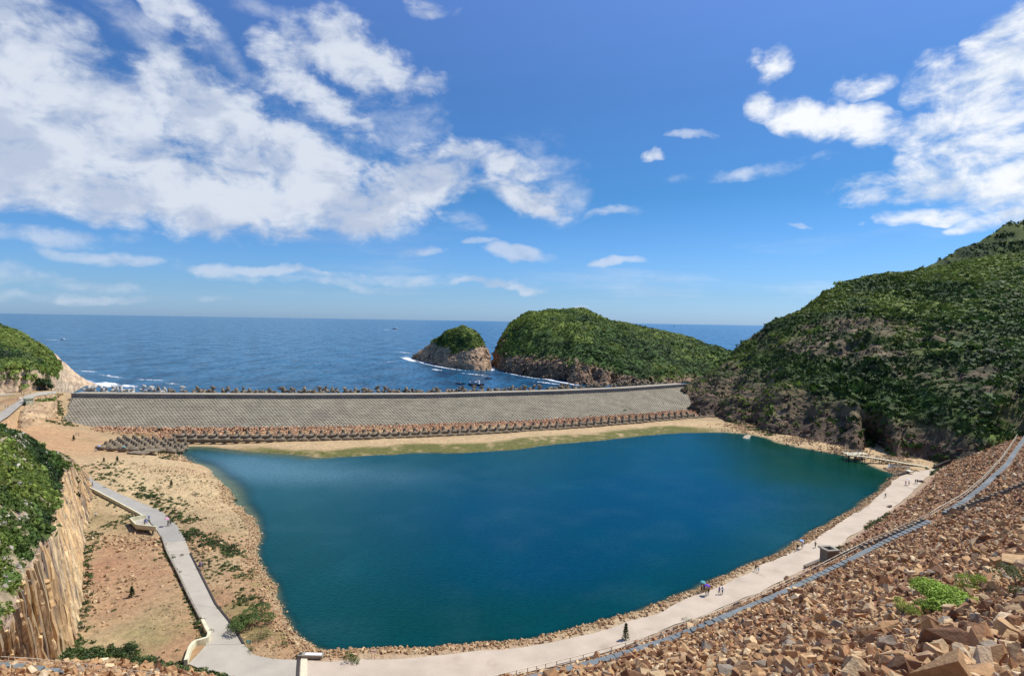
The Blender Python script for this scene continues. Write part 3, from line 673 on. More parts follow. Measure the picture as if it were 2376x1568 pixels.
def rockt(seed, npt=11, sq=(1, .8, .62)):
    R = np.random.RandomState(seed); bm = bmesh.new()
    for i in range(npt):
        d = R.normal(size=3); d /= np.linalg.norm(d); d = np.sign(d) * np.abs(d) ** .62; d *= R.uniform(.85, 1.1) * .58
        bm.verts.new(d * np.array(sq))
    r = bmesh.ops.convex_hull(bm, input=bm.verts); bmesh.ops.delete(bm, geom=[v for v in bm.verts if not v.link_faces], context='VERTS')
    bmesh.ops.triangulate(bm, faces=bm.faces); bm.verts.index_update()
    V = np.array([v.co[:] for v in bm.verts]); Fc = np.array([[v.index for v in f.verts] for f in bm.faces]); bm.free()
    return V, Fc, np.ones(len(V))
ROCKT = [rockt(100 + i, 9 + i % 4, ((1, .8, .62), (1.15, .7, .5), (.95, .9, .75))[i % 3]) for i in range(12)]
CL12 = [clump(13, 200 + i) for i in range(6)]; CL9 = [clump(9, 300 + i, .42) for i in range(5)]; CL9B = [clump(10, 340 + i, .36) for i in range(6)]; CL16 = [clump(17, 440 + i, .30) for i in range(6)]; CL22 = [clump(26, 400 + i, .26) for i in range(6)]
def face_samples(P, Fc, w, n, seed):
    R = np.random.RandomState(seed); a = P[Fc[:, 0]]; b = P[Fc[:, 1]]; c = P[Fc[:, 2]]; d = P[Fc[:, 3]]
    ar = np.linalg.norm(np.cross(c - a, d - b), axis=1) * .5 * w; ar = ar / ar.sum(); i = R.choice(len(Fc), n, p=ar)
    u, v = R.rand(n, 1), R.rand(n, 1); return (a[i] * (1 - u) + b[i] * u) * (1 - v) + (d[i] * (1 - u) + c[i] * u) * v, i
def make_hill(name, stations, nu, nv, amp, seed, vegf, nbush, bsize, temps, label, carve=None, rid=0., rockA=ROCK_A, rockB=ROCK_B, bushname='scrub', blabel=None, vis=None, m=None, sprinkle=0., vk=1.0, nrock=0, rsize=1.5):
    P, Fc, vn, V, U = loft(stations, nu, nv, amp, seed, carve, rid)
    veg = np.clip(vegf(P, vn, V, U), 0, 1); c = hillcol(P, vn, veg, seed + 50, rockA, rockB, vk)
    o = tag(obj(name, mesh_np(name, P, Fc, m or M_HILL, c, True)), kind='structure', label=label)
    if nrock:
        fp = P[Fc].mean(1); w = np.clip(1.1 - veg[Fc].mean(1) * 1.3, 0, 1) * (fp[:, 2] > -1) * np.clip(.35 + fbm(fp, 14, 3, seed + 5), .03, 1) + 1e-9
        if vis is not None: w = w * vis(fp) + 1e-12
        ps, _ = face_samples(P, Fc, w, nrock, seed + 9); RR = np.random.RandomState(seed + 2); sc = rsize * np.exp(RR.normal(size=nrock) * .4); sc3 = sc[:, None] * np.array([1.25, 1.1, .8])
        kk = RR.rand(nrock, 1); cc = (rockA * 1.15)[None] * kk + rockB[None] * (1 - kk)
        tag(obj('crags', merge('crags', ROCKT, ps - np.array([0, 0, .12]) * sc[:, None], rots(nrock, seed=seed), sc3, cc * RR.uniform(.75, 1.25, (nrock, 1)), M_ROCKS)), kind='stuff', label='broken rock ledges and blocks of the ' + name.replace('_', ' '))
    if nbush:
        fv = veg[Fc].mean(1); fp = P[Fc].mean(1); w = np.clip((fv - .25) / .4, 0, 1); w = np.maximum(w, sprinkle)
        if vis is not None: w = w * vis(fp)
        pos, i = face_samples(P, Fc, w + 1e-9, nbush, seed)
        nrm = fbm(pos, 38, 3, seed + 70) * 1.5 + .95 * (pos[:, 2] / (P[:, 2].max()) - .42); n2 = fbm(pos, 9, 3, seed + 71); n3 = fbm(pos, 15, 3, seed + 75)  # bushes lighten with height: sunlight on the upper slopes put into their colour
        R = np.random.RandomState(seed + 1); s = bsize * np.exp(R.normal(size=nbush) * .38) * .95 * (1 + .5 * n2)
        kk = ss(nrm + .5 * n2, -.15, .55)[:, None]; g = VEG_M[None] * (1 - kk) + VEG_L[None] * kk; kk = ss(-n2 - .6 * n3 - .5 * nrm, .0, .5)[:, None]; g = g * (1 - kk) + VEG_D[None] * kk
        g = g * vk * R.uniform(.65, 1.4, (nbush, 1)) * R.uniform(.92, 1.08, (nbush, 3))
        me = merge(bushname, temps, pos - np.array([0, 0, .25]) * s[:, None], rotz(nbush, seed), s, g, M_LEAF)
        tag(obj(bushname, me), kind='stuff', label=blabel or 'low green scrub')
    return P, Fc, vn, o
def A(v): return np.array(v, float)
def under(p, dz): return A([p[0], p[1], dz])
# right-hand hill
RB = [(1586, 904, 12), (1600, 938, 4), (1640, 968, 1.5), (1700, 980, 1.5), (1780, 998, 1.4), (1870, 1022, 1.3), (1965, 1052, 1.3), (2060, 1064, 1.6), (2168, 1074, 2), (2275, 1040, 10), (2376, 1002, 17), (2520, 958, 28), (2800, 930, 40)]
RR = [(1592, 896, 446), (1645, 858, 455), (1702, 813, 465), (1772, 766, 480), (1900, 691, 500), (2000, 650, 515), (2085, 630, 530), (2175, 618, 540), (2290, 592, 548), (2376, 588, 552), (2500, 575, 560), (2700, 580, 570), (3000, 600, 590)]
st = []
for (bx, by, bz), (rx, ry, rY) in zip(RB, RR):
    b = G(bx, by, bz); r = D(rx, ry, rY); q = lambda v, g_: A([b[0] + (r[0] - b[0]) * v, b[1] + (r[1] - b[1]) * v, b[2] + (r[2] - b[2]) * g_])
    st.append([under(b - (r - b) * .01, -6), b, q(.10, .20), q(.35, .44), q(.70, .78), r, A([r[0] + (r[0] - b[0]) * .5, r[1] + (r[1] - b[1]) * .5, r[2] * .55]), A([r[0] + (r[0] - b[0]) * .9, r[1] + (r[1] - b[1]) * .9 + 60, -4])])
cave = G(2041, 1062, 1.5); cax = A([-.28, -.96, 0])
GUL = [(1925, 1030, 1.3, 8, 5.5), (2005, 1055, 1.5, 9, 6.0), (1850, 1012, 1.4, 7, 4), (1740, 985, 1.5, 8, 5), (2120, 1068, 1.5, 9, 4), (1665, 968, 1.5, 6, 4)]
def carve_r(P):
    # the cave slot and a few gullies cut back into the foot of the hill
    d = P - cave; lat = d[:, 0] * .82 - d[:, 1] * .35 ; c = -26 * np.exp(-(lat / 4.4) ** 4) * (1 - ss(P[:, 2], 15, 23)) * (np.abs(d[:, 1]) < 60)
    for gx, gy, gz, w, dp in GUL:
        q = G(gx, gy, gz); lat = (P[:, 0] - q[0]) - .55 * (P[:, 1] - q[1]); c = c - dp * np.exp(-(lat / w) ** 2) * (1 - ss(P[:, 2], 18, 55))
    return c
def veg_r(P, vn, V, U):
    n = fbm(P, 45, 4, 71); n2 = fbm(P, 9, 3, 72)
    v = ss(P[:, 2] + 16 * n + 9 * n2, 10, 26) * ss(vn[:, 2], .12, .42)
    # bare brown screes
    for px, py, Y, rx, rz in ((1760, 850, 430, 22, 13), (1920, 760, 440, 26, 8), (1830, 800, 430, 16, 9), (1985, 900, 330, 10, 6), (2230, 950, 330, 34, 14), (2300, 860, 360, 40, 10), (2150, 860, 350, 30, 8), (1680, 900, 420, 18, 10), (2340, 940, 300, 30, 14), (2200, 1000, 300, 30, 10)):
        q = D(px, py, Y); k = np.exp(-((P[:, 0] - q[0]) / rx) ** 2 - ((P[:, 2] - q[2]) / rz) ** 2); v = v * (1 - np.clip(k * .95 * (1 + 1.6 * n2), 0, .78))
    for px, py, Y, rx, rz in ((2170, 940, 270, 12, 8), (2060, 900, 290, 20, 12), (2210, 975, 262, 9, 7)):
        q = D(px, py, Y); k = np.exp(-((P[:, 0] - q[0]) / rx) ** 2 - ((P[:, 2] - q[2]) / rz) ** 2); v = np.maximum(v, np.clip(k * 1.4, 0, 1))
    return v
HR = make_hill('hill', st, 380, [3, 24, 60, 60, 36, 8, 5], ((60, 9.0), (20, 3.8), (6, 1.9), (2.6, .9)), 3, veg_r, 40000, 1.45, CL9B, 'large green hill with rocky foot rising on the right',
    carve_r, rid=.6, rockA=A([.165, .108, .066]), rockB=A([.06, .043, .031]), blabel='dense dark green scrub covering the right hill', vis=lambda p: (p[:, 1] < 600) & (p[:, 0] < 520), sprinkle=.22, vk=.98, nrock=3600, rsize=1.4)
# rear hill on the right
st = []
for (bx, bz), (rx, ry, rY) in zip([(1900, 40), (2150, 60), (2376, 60), (2700, 60), (3000, 60)], [(2010, 700, 760), (2146, 618, 780), (2270, 552, 810), (2376, 503, 830), (2700, 400, 900)]):
    r = D(rx, ry, rY); b = D(bx, 760, 640); b[2] = 20
    st.append([under(b, -5), b, (b + r) / 2 + A([0, 0, 4]), r, r + A([60, 160, -r[2] * .6]), under(r + A([80, 300, 0]), -5)])
make_hill('hill', st, 120, [2, 20, 30, 10, 5], ((60, 7.0), (18, 2.5), (5, .8)), 13, lambda P, vn, V, U: np.ones(len(P)), 9000, 2.6, CL9, 'higher grey green ridge behind the right hill', rid=.7, vk=.6, blabel='scrub on the rear ridge')
# big island
BB = [(1146, 846), (1152, 853), (1165, 860), (1200, 868), (1245, 876), (1290, 882), (1312, 886), (1335, 891), (1400, 894), (1470, 893), (1540, 892), (1620, 884), (1720, 870), (1850, 850)]
BR = [(1148, 836, 812), (1155, 806, 815), (1168, 775, 820), (1190, 747, 825), (1225, 724, 830), (1270, 720, 835), (1310, 721, 838), (1350, 717, 840), (1388, 729, 840), (1440, 749, 835), (1505, 757, 830), (1590, 780, 800), (1690, 812, 770), (1850, 840, 750)]
st = []
for (bx, by), (rx, ry, rY) in zip(BB, BR):
    b = G(bx, by, 0); r = D(rx, ry, rY); q = lambda v, g_: A([b[0] + (r[0] - b[0]) * v, b[1] + (r[1] - b[1]) * v, b[2] + (r[2] - b[2]) * g_])
    st.append([under(b, -5), b, q(.07, .20), q(.35, .50), q(.7, .84), r, A([r[0] + 10, r[1] + 130, r[2] * .5]), A([r[0] + 20, r[1] + 220, -4])])
def veg_b(P, vn, V, U):
    n = fbm(P, 40, 4, 171); n2 = fbm(P, 8, 3, 172)
    v = ss(P[:, 2] + 9 * n + 6 * n2 + 15 * ss(P[:, 0], 62, 125), 14, 22) * ss(vn[:, 2], .15, .40)
    return np.maximum(v, 0)
def carve_b(P):
    c = np.zeros(len(P))
    for gx, gy, w, dp in ((1300, 883, 6, 14), (1380, 892, 6, 8), (1425, 892, 5, 10), (1520, 892, 8, 10), (1255, 876, 7, 4)):
        q = G(gx, gy, 0); lat = (P[:, 0] - q[0]) - .12 * (P[:, 1] - q[1]); c = c - dp * np.exp(-(lat / w) ** 2) * (1 - ss(P[:, 2], 8, 18)) * (P[:, 1] < 760)
    return c
make_hill('island', st, 260, [3, 14, 40, 40, 26, 8, 5], ((45, 6.0), (14, 3.2), (5, 1.8), (2.5, .7)), 23, veg_b, 17000, 1.6, CL9, 'large green island with brown sea cliffs behind the dam', carve_b, rid=.5, blabel='green scrub on the large island',
    rockA=A([.31, .20, .12]), rockB=A([.11, .075, .05]), vis=lambda p: (p[:, 1] < 860), sprinkle=.05, vk=1.05, nrock=2600, rsize=2.6)
# small island
BB = [(957, 829), (975, 836), (1000, 843), (1030, 850), (1060, 854), (1095, 859), (1120, 860), (1139, 858)]
BR = [(958, 827, 872), (985, 809, 850), (1012, 786, 825), (1040, 767, 800), (1070, 757, 780), (1098, 766, 765), (1122, 795, 750), (1140, 852, 715)]
st = []
for (bx, by), (rx, ry, rY) in zip(BB, BR):
    b = G(bx, by, 0); r = D(rx, ry, rY); q = lambda v, g_: A([b[0] + (r[0] - b[0]) * v, b[1] + (r[1] - b[1]) * v, b[2] + (r[2] - b[2]) * g_])
    st.append([under(b, -5), b, q(.08, .16), q(.45, .60), q(.75, .90), r, A([r[0] - 5, r[1] + 50, r[2] * .4]), A([r[0] - 5, r[1] + 80, -4])])
make_hill('island', st, 130, [3, 10, 30, 20, 14, 6, 4], ((26, 3.4), (9, 2.4), (3.5, 1.6)), 33, lambda P, vn, V, U: ss(P[:, 2] + 7 * fbm(P, 16, 3, 91) - .02 * (P[:, 0] + 70) ** 2 / 3, 17, 23) * ss(P[:, 0], -160, -110), 1500, 1.9, CL9,
    'small rocky island with a green cap, nearest the boats', rid=.6, blabel='dark scrub on the small island', rockA=A([.44, .30, .18]), rockB=A([.20, .135, .09]), nrock=900, rsize=2.2)
# left headland
st = []
HB = [(-260, 925, 15), (-100, 920, 15), (0, 913, 15), (50, 909, 15), (95, 905, 14.6), (128, 905, 13.5), (150, 903, 6), (190, 898, 0), (215, 895, -.2), (236, 894, -.5)]
HC = [(-260, 850, 30), (-100, 850, 28), (0, 853, 26.5), (50, 853, 26), (95, 858, 24), (128, 880, 19), (150, 886, 9), (190, 893, 2), (215, 893, 1), (236, 893.3, .1)]
HRr = [(-300, 690, 430), (-100, 730, 430), (0, 757, 435), (50, 776, 440), (100, 803, 450), (130, 826, 460), (165, 856, 475), (196, 878, 490), (218, 889, 498), (240, 893, 505)]
for b3, c3, r3 in zip(HB, HC, HRr):
    b = G(*b3); c = D(c3[0], c3[1], b[1] + 3.5); r = D(*r3); md = (c + r) / 2 + A([0, 0, 2.5 if r[2] > 15 else 0])
    st.append([under(b, -5), b, c, md, r, A([r[0] - 62, r[1] + 60, r[2] * .35 - 2.5]), under(r + A([-110, 110, 0]), -5)])
def columns(P):
    a = P[:, 0] * .9 + P[:, 1] * .35; return (np.abs(((a / 2.4) % 1) - .5) * 1.6 + fbm(P * A([1, 1, .2]), 2.0, 2, 4) * .7) * (P[:, 2] > 14) * (1 - ss(P[:, 2], 22, 27)) * (P[:, 1] < 345)
make_hill('headland', st, 240, [3, 16, 40, 40, 8, 4], ((30, 2.0), (9, .9), (3, .4)), 43, lambda P, vn, V, U: ss(vn[:, 2], .25, .5) * ss(P[:, 2] + 5 * fbm(P, 14, 4, 92) + 16 * (1 - ss(P[:, 1], 345, 380)) * 0, 15, 24 - 0 * U) * (1 - ss(U + .06 * fbm(P, 10, 3, 9) - .5 * (.9 - V) * (V < .92), .385, .43)) * (1 - ss(U, .72, .8)), 11000, 1.5, CL9,
    'green headland with columnar cliff at the left end of the dam', columns, blabel='green scrub on the left headland', rockA=A([.62, .46, .29]), rockB=A([.42, .29, .185]))
# spur of quarried rock between the upper road and the dam
st = []
for b3, t3 in zip([(50, 990, 8.5), (70, 992, 7), (90, 993, 5.5), (112, 993, 3.6), (130, 982, 3.6), (138, 962, 4.5), (146, 940, 7), (150, 924, 10)], [(52, 950, 12.2), (72, 942, 13), (88, 931, 13.6), (104, 924, 14), (120, 921, 14.2), (131, 918, 14.4), (138, 916, 14.6), (142, 914, 14.7)]):
    b = G(*b3); t = G(*t3); t2 = b * .55 + t * .45; t2[2] = t[2] - .8; bk = G(t3[0] + 3, 911, 14.7)
    st.append([under(b, 0), b, t2, t, bk, under(bk + A([0, 3, 0]), 8)])
st = [[p + A([-7, 0, -5]) for p in st[0]]] + st
make_hill('rock_spur', st, 90, [2, 16, 8, 8, 2], ((9, 1.2), (3, .7), (1.2, .25)), 53, lambda P, vn, V, U: ss(vn[:, 2], .6, .85) * ss(fbm(P, 6, 3, 5), -.1, .3) * ss(P[:, 2], 12, 13.5), 120, .7, CL12, 'quarried tan rock spur where the upper road meets the dam',
    lambda P: (np.abs((((P[:, 0] * .9 + P[:, 1] * .3) / 1.9) % 1) - .5) * 1.3) * (P[:, 2] < 13), blabel='small bushes on the quarried spur', rockA=A([.50, .345, .19]), rockB=A([.31, .21, .125]), nrock=260, rsize=.7)
# near left hill above the columnar cliff
LB = [(-90, 1680, .6), (40, 1600, .6), (100, 1546, .9), (130, 1527, 1.1), (163, 1490, 1.2), (176, 1430, 1.2), (181, 1370, 1.2), (184, 1310, 1.4), (188, 1240, 2.2), (203, 1180, 3.4), (207, 1130, 4.6), (192, 1098, 5.6), (172, 1084, 6.2)]
LT = [(-110, 1540, 22), (2, 1440, 21), (54, 1340, 20.3), (78, 1288, 20), (108, 1225, 19), (124, 1176, 18.3), (134, 1142, 17.3), (141, 1114, 16), (150, 1090, 14), (166, 1082, 10.5), (164, 1066, 9.8), (152, 1060, 9.3), (138, 1056, 9)]
LR = [(-900, 1420, 38), (-700, 1300, 38), (-560, 1180, 38), (-440, 1090, 38), (-300, 1020, 38), (-150, 990, 35), (-30, 978, 32), (30, 992, 27), (70, 1020, 20.5), (92, 1040, 15), (104, 1046, 13), (112, 1048, 11), (116, 1048, 9.5)]
LBW = [G(*p) for p in LB]; LTW = [G(*p) for p in LT]; LRW = [G(*p) for p in LR]
st = []
for i, (b, t, r) in enumerate(zip(LBW, LTW, LRW)):
    m1 = t * .6 + r * .4 + A([0, 0, .8]); bk = r + (r - t) * .5; bk[2] = 4 if i > 4 else 25
    st.append([under(b, -3), b, t, m1, r, bk, under(bk + (r - t) * .3, 0)])
def veg_l(P, vn, V, U):
    v = ss(vn[:, 2], .26, .48) * (1 - .75 * ss(fbm(P, 9, 4, 77) + .6 * fbm(P, 3, 3, 79), .10, .34)); return v
HL = make_hill('cliff_hill', st, 260, [2, 30, 26, 34, 10, 3], ((14, 1.2), (5, .5), (1.6, .22)), 63, veg_l, 9000, .62, CL22, 'scrub covered hill above the near columnar cliff at left',
    lambda P: (1.2 * (np.abs(((P[:, 1] * .8 - P[:, 0] * .6) / 1.7 % 1) - .5) - .25)) * 0, blabel='green scrub with grey stones on the near left hill', rockA=A([.50, .36, .24]), rockB=A([.33, .23, .16]), vis=lambda p: (p[:, 0] > -190) & (p[:, 2] > 8))
# basalt-like columns standing side by side on the near cliff face
def build_columns():
    R = np.random.RandomState(4); N_ = 268; Bl = resample(LBW, N_); ub = np.r_[0, np.cumsum(np.linalg.norm(np.diff(np.array(LBW), axis=0), axis=1))]; uu = np.interp(np.linspace(0, ub[-1], N_), ub, np.arange(len(LBW)))
    Tl = np.stack([np.interp(uu, np.arange(len(LTW)), np.array(LTW)[:, k]) for k in range(3)], 1); stp = np.linalg.norm(Bl[10] - Bl[9])
    mc_ = mat('column_rock', vary=.35, vs=.7, bump=.8, bs=1.8, objrand=[(.56, .38, .185), (.42, .27, .14), (.62, .46, .25), (.27, .20, .135), (.57, .37, .175), (.16, .13, .105), (.52, .39, .22)], stretch=(1, 1, .22), dark=(.20, .14, .095), ds=.8, dt=.58)
    pal = np.array([(.56, .38, .185), (.42, .27, .14), (.62, .46, .25), (.30, .22, .145), (.57, .37, .175), (.18, .145, .11), (.52, .39, .22)])
    items = []
    for lay in range(4):
        i = 3 + lay * 1.3
        while i < N_ - 8:
            i0 = int(i); b = Bl[i0] + (Bl[min(i0 + 1, N_ - 1)] - Bl[i0]) * (i - i0); t = Tl[i0] + (Tl[min(i0 + 1, N_ - 1)] - Tl[i0]) * (i - i0); ax = t - b; L_ = np.linalg.norm(ax); ax = ax / L_
            tang = Bl[min(i0 + 2, N_ - 1)] - Bl[max(i0 - 2, 0)]; tang /= np.linalg.norm(tang); outn = np.cross(tang, ax); outn /= np.linalg.norm(outn)
            if outn[0] < 0: outn = -outn
            w = R.uniform(.24, .52) * (1.25 if R.rand() < .2 else 1); h0, h1 = ((0, R.uniform(.92, 1.0)), (0, R.uniform(.4, .95)), (R.uniform(.3, .6), R.uniform(.7, 1.0)), (0, R.uniform(.1, .45)))[lay]
            off = R.uniform(-.10, .26) + (0, .16, .20, .34)[lay] + .3 * fbm(b[None], 6, 2, 3)[0]
            k = 5; V = []; ph = R.uniform(0, 1); segs = 7; lo = h0 * L_ - (2.0 if h0 == 0 else 0); hi = L_ * h1
            for s_ in range(segs + 1):
                rw = R.uniform(.80, 1.12); c = b + outn * off + ax * (lo + (hi - lo) * (s_ + R.uniform(-.3, .3) * (0 < s_ < segs)) / segs) + tang * R.normal() * .07 + outn * R.normal() * .11
                for q in range(k):
                    an = 2 * math.pi * (q + ph) / k; V.append(c + (tang * math.cos(an) + outn * math.sin(an)) * w * rw * (.9 if s_ == segs else 1) + (ax * R.uniform(-.25, .25) if s_ == segs else 0))
            Fc = [(s_ * k + q, s_ * k + (q + 1) % k, (s_ + 1) * k + (q + 1) % k, (s_ + 1) * k + q) for s_ in range(segs) for q in range(k)] + [tuple(segs * k + q for q in range(k))]
            items.append(((hi - lo) * w / b[1], V, Fc)); i += w * (1.35, 2.1, 3.2, 3.6)[lay] / stp
    items.sort(key=lambda x: -x[0]); rest = MB(); 
    for n_, (sz, V, Fc) in enumerate(items):
        if n_ < 300:
            me = bpy.data.meshes.new('rock_column'); me.from_pydata([tuple(v) for v in V], [], Fc); me.materials.append(mc_); me.update(); obj('rock_column', me, HL[3])
        else: rest.add(V, Fc, n_ % 7)
    ms = [mat('column_rock_%s' % w_, tuple(pal[j]), vary=.35, vs=.7, bump=.8, bs=1.8, stretch=(1, 1, .22), dark=(.20, .14, .095), ds=.8, dt=.58) for j, w_ in enumerate(('ochre', 'brown', 'pale', 'dark', 'gold', 'grey', 'buff'))]
    if len(items) > 300: tag(rest.build('rock_columns', ms, HL[3]), kind='stuff')
    return len(items)
print('columns', build_columns())
# ------------------------------------------------------------------ coffer dam
M_BLOCK = mat('dam_block', attr=True, vary=.16, vs=.12, bump=.2, bs=2, dark=(.26, .22, .165), ds=.05, dt=.58)
def build_dam():
    dam = empty('coffer_dam', DTOP[130], label='long grey coffer dam faced with rows of holed blocks between pool and sea', cat='dam')
    off = DTOP[130]
    nr, n_ = 20, 206; R = np.random.RandomState(9); V = []; Fq = []; C = []
    tp = resample(DTOP, n_ * 2 + 3); ft = resample(DFOOT, n_ * 2 + 3)
    def P(u, v): return ft[u] * (1 - v) + tp[u] * v
    nrm = np.cross(tp[100] - tp[90], tp[100] - ft[100]); nrm /= np.linalg.norm(nrm); nrm = nrm if nrm[2] > 0 else -nrm
    for r in range(nr):
        s0 = r % 2
        for c in range(n_):
            u0, u1 = s0 + 2 * c, s0 + 2 * c + 2; v0, v1 = r / nr, (r + 1) / nr
            q = [P(u0, v0), P(u1, v0), P(u1, v1), P(u0, v1)]; m = sum(q) / 4
            jt = nrm * R.uniform(-.04, .06); q = [m + (x - m) * .985 + jt for x in q]
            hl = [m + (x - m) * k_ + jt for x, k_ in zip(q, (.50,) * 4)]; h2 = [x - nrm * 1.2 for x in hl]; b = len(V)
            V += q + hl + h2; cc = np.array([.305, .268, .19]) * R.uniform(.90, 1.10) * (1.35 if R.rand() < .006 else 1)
            cb = np.array([.035, .03, .018]) if R.rand() > .05 else np.array([.08, .13, .03])  # shade inside the holes painted on their bottoms; a few are green
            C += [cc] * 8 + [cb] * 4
            for k in range(4):
                k2 = (k + 1) % 4; Fq.append((b + k, b + k2, b + 4 + k2, b + 4 + k)); Fq.append((b + 4 + k, b + 4 + k2, b + 8 + k2, b + 8 + k))
            Fq.append((b + 8, b + 9, b + 10, b + 11))
    V = np.array(V)
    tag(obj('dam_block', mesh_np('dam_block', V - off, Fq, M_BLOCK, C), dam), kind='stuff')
    up = np.array([0, 0, 1.0]); f2 = DTOP - DN * .25
    def band(name, rows, m):
        Vb = []; n2 = len(rows[0])
        for i in range(n2):
            for rr in rows: Vb.append(rr[i] - off)
        k = len(rows); Fb = [(i * k + j, (i + 1) * k + j, (i + 1) * k + j + 1, i * k + j + 1) for i in range(n2 - 1) for j in range(k - 1)]
        return obj(name, mesh_np(name, Vb, Fb, m), dam)
    band('parapet_wall', [f2 - up * 1.2, f2 + up * 1.55, f2 + DN * .05 + up * 1.6], M_CONC)
    band('coping', [f2 - DN * .12 + up * 1.6, f2 - DN * .12 + up * 2.0, f2 + DN * 1.0 + up * 2.0, f2 + DN * 1.0 + up * 1.75], M_KERB)
    band('crest_walk', [f2 + DN * 1.0 + up * 1.75, DCR + up * 1.78, DCR + DN * .2 - up * 16], mat('crest_walk', (.36, .315, .235), vary=.12, vs=.3, bump=.1))
    band('backing', [DFOOT - nrm * 1.9 - up * .5, DTOP - nrm * 1.5], M_CONC)
    # weeds rooted in a few of the holes
    for px, py, s in ((652, 967, 1.5), (497 * .98, 945, 1.0), (250, 950, 1.2), (310, 970, .9), (1450, 968 - 15, 1.2), (1190, 965, .9), (1570 * .98, 915 + 20, .5), (920, 1001 - 18, .9), (1462, 972 - 22, .9), (1370, 985 - 20, 1.0)):
        d = ray(px, py); den = d @ nrm; t = ((P(200, .5) - EYE) @ nrm) / den; p = EYE + d * t
        obj('weed', merge('weed', CL22, p[None] - off, rotz(1), np.array([s]), np.array([[.09, .16, .03]]), M_LEAF), dam)
    return dam
build_dam()
# ------------------------------------------------------------------ dolosse
def dolos_mesh():
    m = MB()
    m.tube([(-2.1, 0, 0), (-1.5, 0, 0), (0, 0, 0), (1.5, 0, 0), (2.1, 0, 0)], [.46, .70, 1.0, .70, .46], 8)
    m.tube([(0, .2, 0), (0, 1.3, .1), (0, 2.6, .2)], [.85, .75, .85], 8, cap=False)
    m.tube([(0, 2.7, -1.5), (0, 2.7, -.9), (0, 2.7, .2), (0, 2.7, 1.6), (0, 2.7, 2.25)], [.46, .70, 1.0, .68, .48], 8)
    return m.mesh('dolos', M_DOLOS)
DOL = dolos_mesh(); DOLP = DOL.copy(); DOLP.materials[0] = M_DOLOSP
def dol(loc, rot, sc, label, group, me=DOL):
    o = obj('dolos', me, None, loc, rot, sc); return tag(o, label, 'dolos', group)
ROWL = smoothline([G(x, y, 1.4) for x, y in [(398, 1023), (560, 1025), (700, 1024), (900, 1019), (1100, 1010), (1300, 998), (1500, 981.5), (1672, 967)]], 240)
def build_dolosse():
    R = np.random.RandomState(21); L_ = np.linalg.norm(np.diff(ROWL, axis=0), axis=1).sum(); n = int(L_ / 4.7)
    P = resample(ROWL, n * 2 + 1)
    for row in (0, 1):
        for i in range(n - (4 if row else 0)):
            p = P[2 * i + (1 if row else 0)]; t = P[2 * i + 1] - P[2 * i]; a = math.atan2(t[1], t[0]); nn = np.array([-t[1], t[0], 0]) / np.linalg.norm(t)
            q = p + nn * (3.0 * row); q[2] = 2.1 + 1.0 * row
            dol(q, (R.normal() * .04, R.normal() * .04, a + R.normal() * .06), (1.05, 1.0, 1.0), ('dark dolos in the front row at the dam foot, beside the beach', 'dark dolos in the back row at the dam foot, against orange rubble')[row], ('dolosse in the front row along the dam foot', 'dolosse in the back row along the dam foot')[row])
    c0 = G(247, 1046, 1.9); c1 = G(392, 1048, 1.9); tt = c1 - c0; a = math.atan2(tt[1], tt[0]); tt = tt / np.linalg.norm(tt); nn = np.array([-tt[1], tt[0], 0]); k = 0
    for r in range(7):
        for j in range(7 if r > 1 else 4):
            q = c0 + tt * (j * 4.35 + (r % 2) * 2.1 - (0.9 * r)) + nn * (r * 3.4 - 3.5); q[2] = tz(q[0], q[1]) + .95
            dol(q, (R.normal() * .05, R.normal() * .05, a + R.normal() * .08), 1.0, 'dark concrete dolos in the block of rows left of the pool head', 'dolosse stacked in a block at the left end'); k += 1
    cr = resample(DCR, 140); cn = np.array([DN[int(i * 259 / 139)] for i in range(140)]); m = 0
    for i in range(137):
        j = R.uniform(.5, 4.0); q = cr[i] + cn[i] * (1.4 + j * (i % 2) + .5) + np.array([R.normal() * .8, 0, 0]); q[2] = 15.3 - .16 * j + R.uniform(-.2, .45)
        pale = i < 20 and R.rand() < .8
        lab = 'pale grey dolos in the heap at the left end of the dam crest' if pale else 'dark dolos heaped along the seaward edge of the dam crest'
        dol(q, (R.uniform(-.6, .6) + (1.57 if R.rand() < .3 else 0), R.uniform(-.6, .6), R.uniform(0, 6.28)), R.uniform(.74, .92), lab, 'pale dolosse on the crest' if pale else 'dark dolosse along the crest', DOLP if pale else DOL); m += 1
    print('dolosse', n, k, m)
build_dolosse()
# ------------------------------------------------------------------ rubble slope
def rcols(n, seed, k=1.0):
    R = np.random.RandomState(seed); pal = np.array(STONES); return pal[R.choice(len(pal), n, p=[.2, .17, .16, .12, .15, .04, .11, .05])] * R.uniform(.8, 1.2, (n, 1)) * k
def view_px(P):
    d = P - EYE; f = d @ fwd; return W / 2 + (d @ rgt) / f * F, H / 2 - (d @ upv) / f * F, f
STAIR1 = [(1180, 1592), (1290, 1566), (1369, 1545), (1460, 1519), (1559, 1486), (1640, 1453), (1715, 1422), (1797, 1388), (1858, 1359), (1971, 1303), (2072, 1252), (2158, 1212)]
STAIR2 = [(2193, 1194), (2238, 1166), (2280, 1133), (2312, 1103), (2338, 1079), (2355, 1052), (2376, 1022), (2400, 985)]
S1 = np.array(march_many(dens_line(STAIR1, 14))); S2 = np.array(march_many(dens_line(STAIR2, 8)))
S3 = np.array(march_many([(-60, 1547), (0, 1550), (40, 1553), (80, 1560), (140, 1568)]))
BOXC = march(1926, 1300)
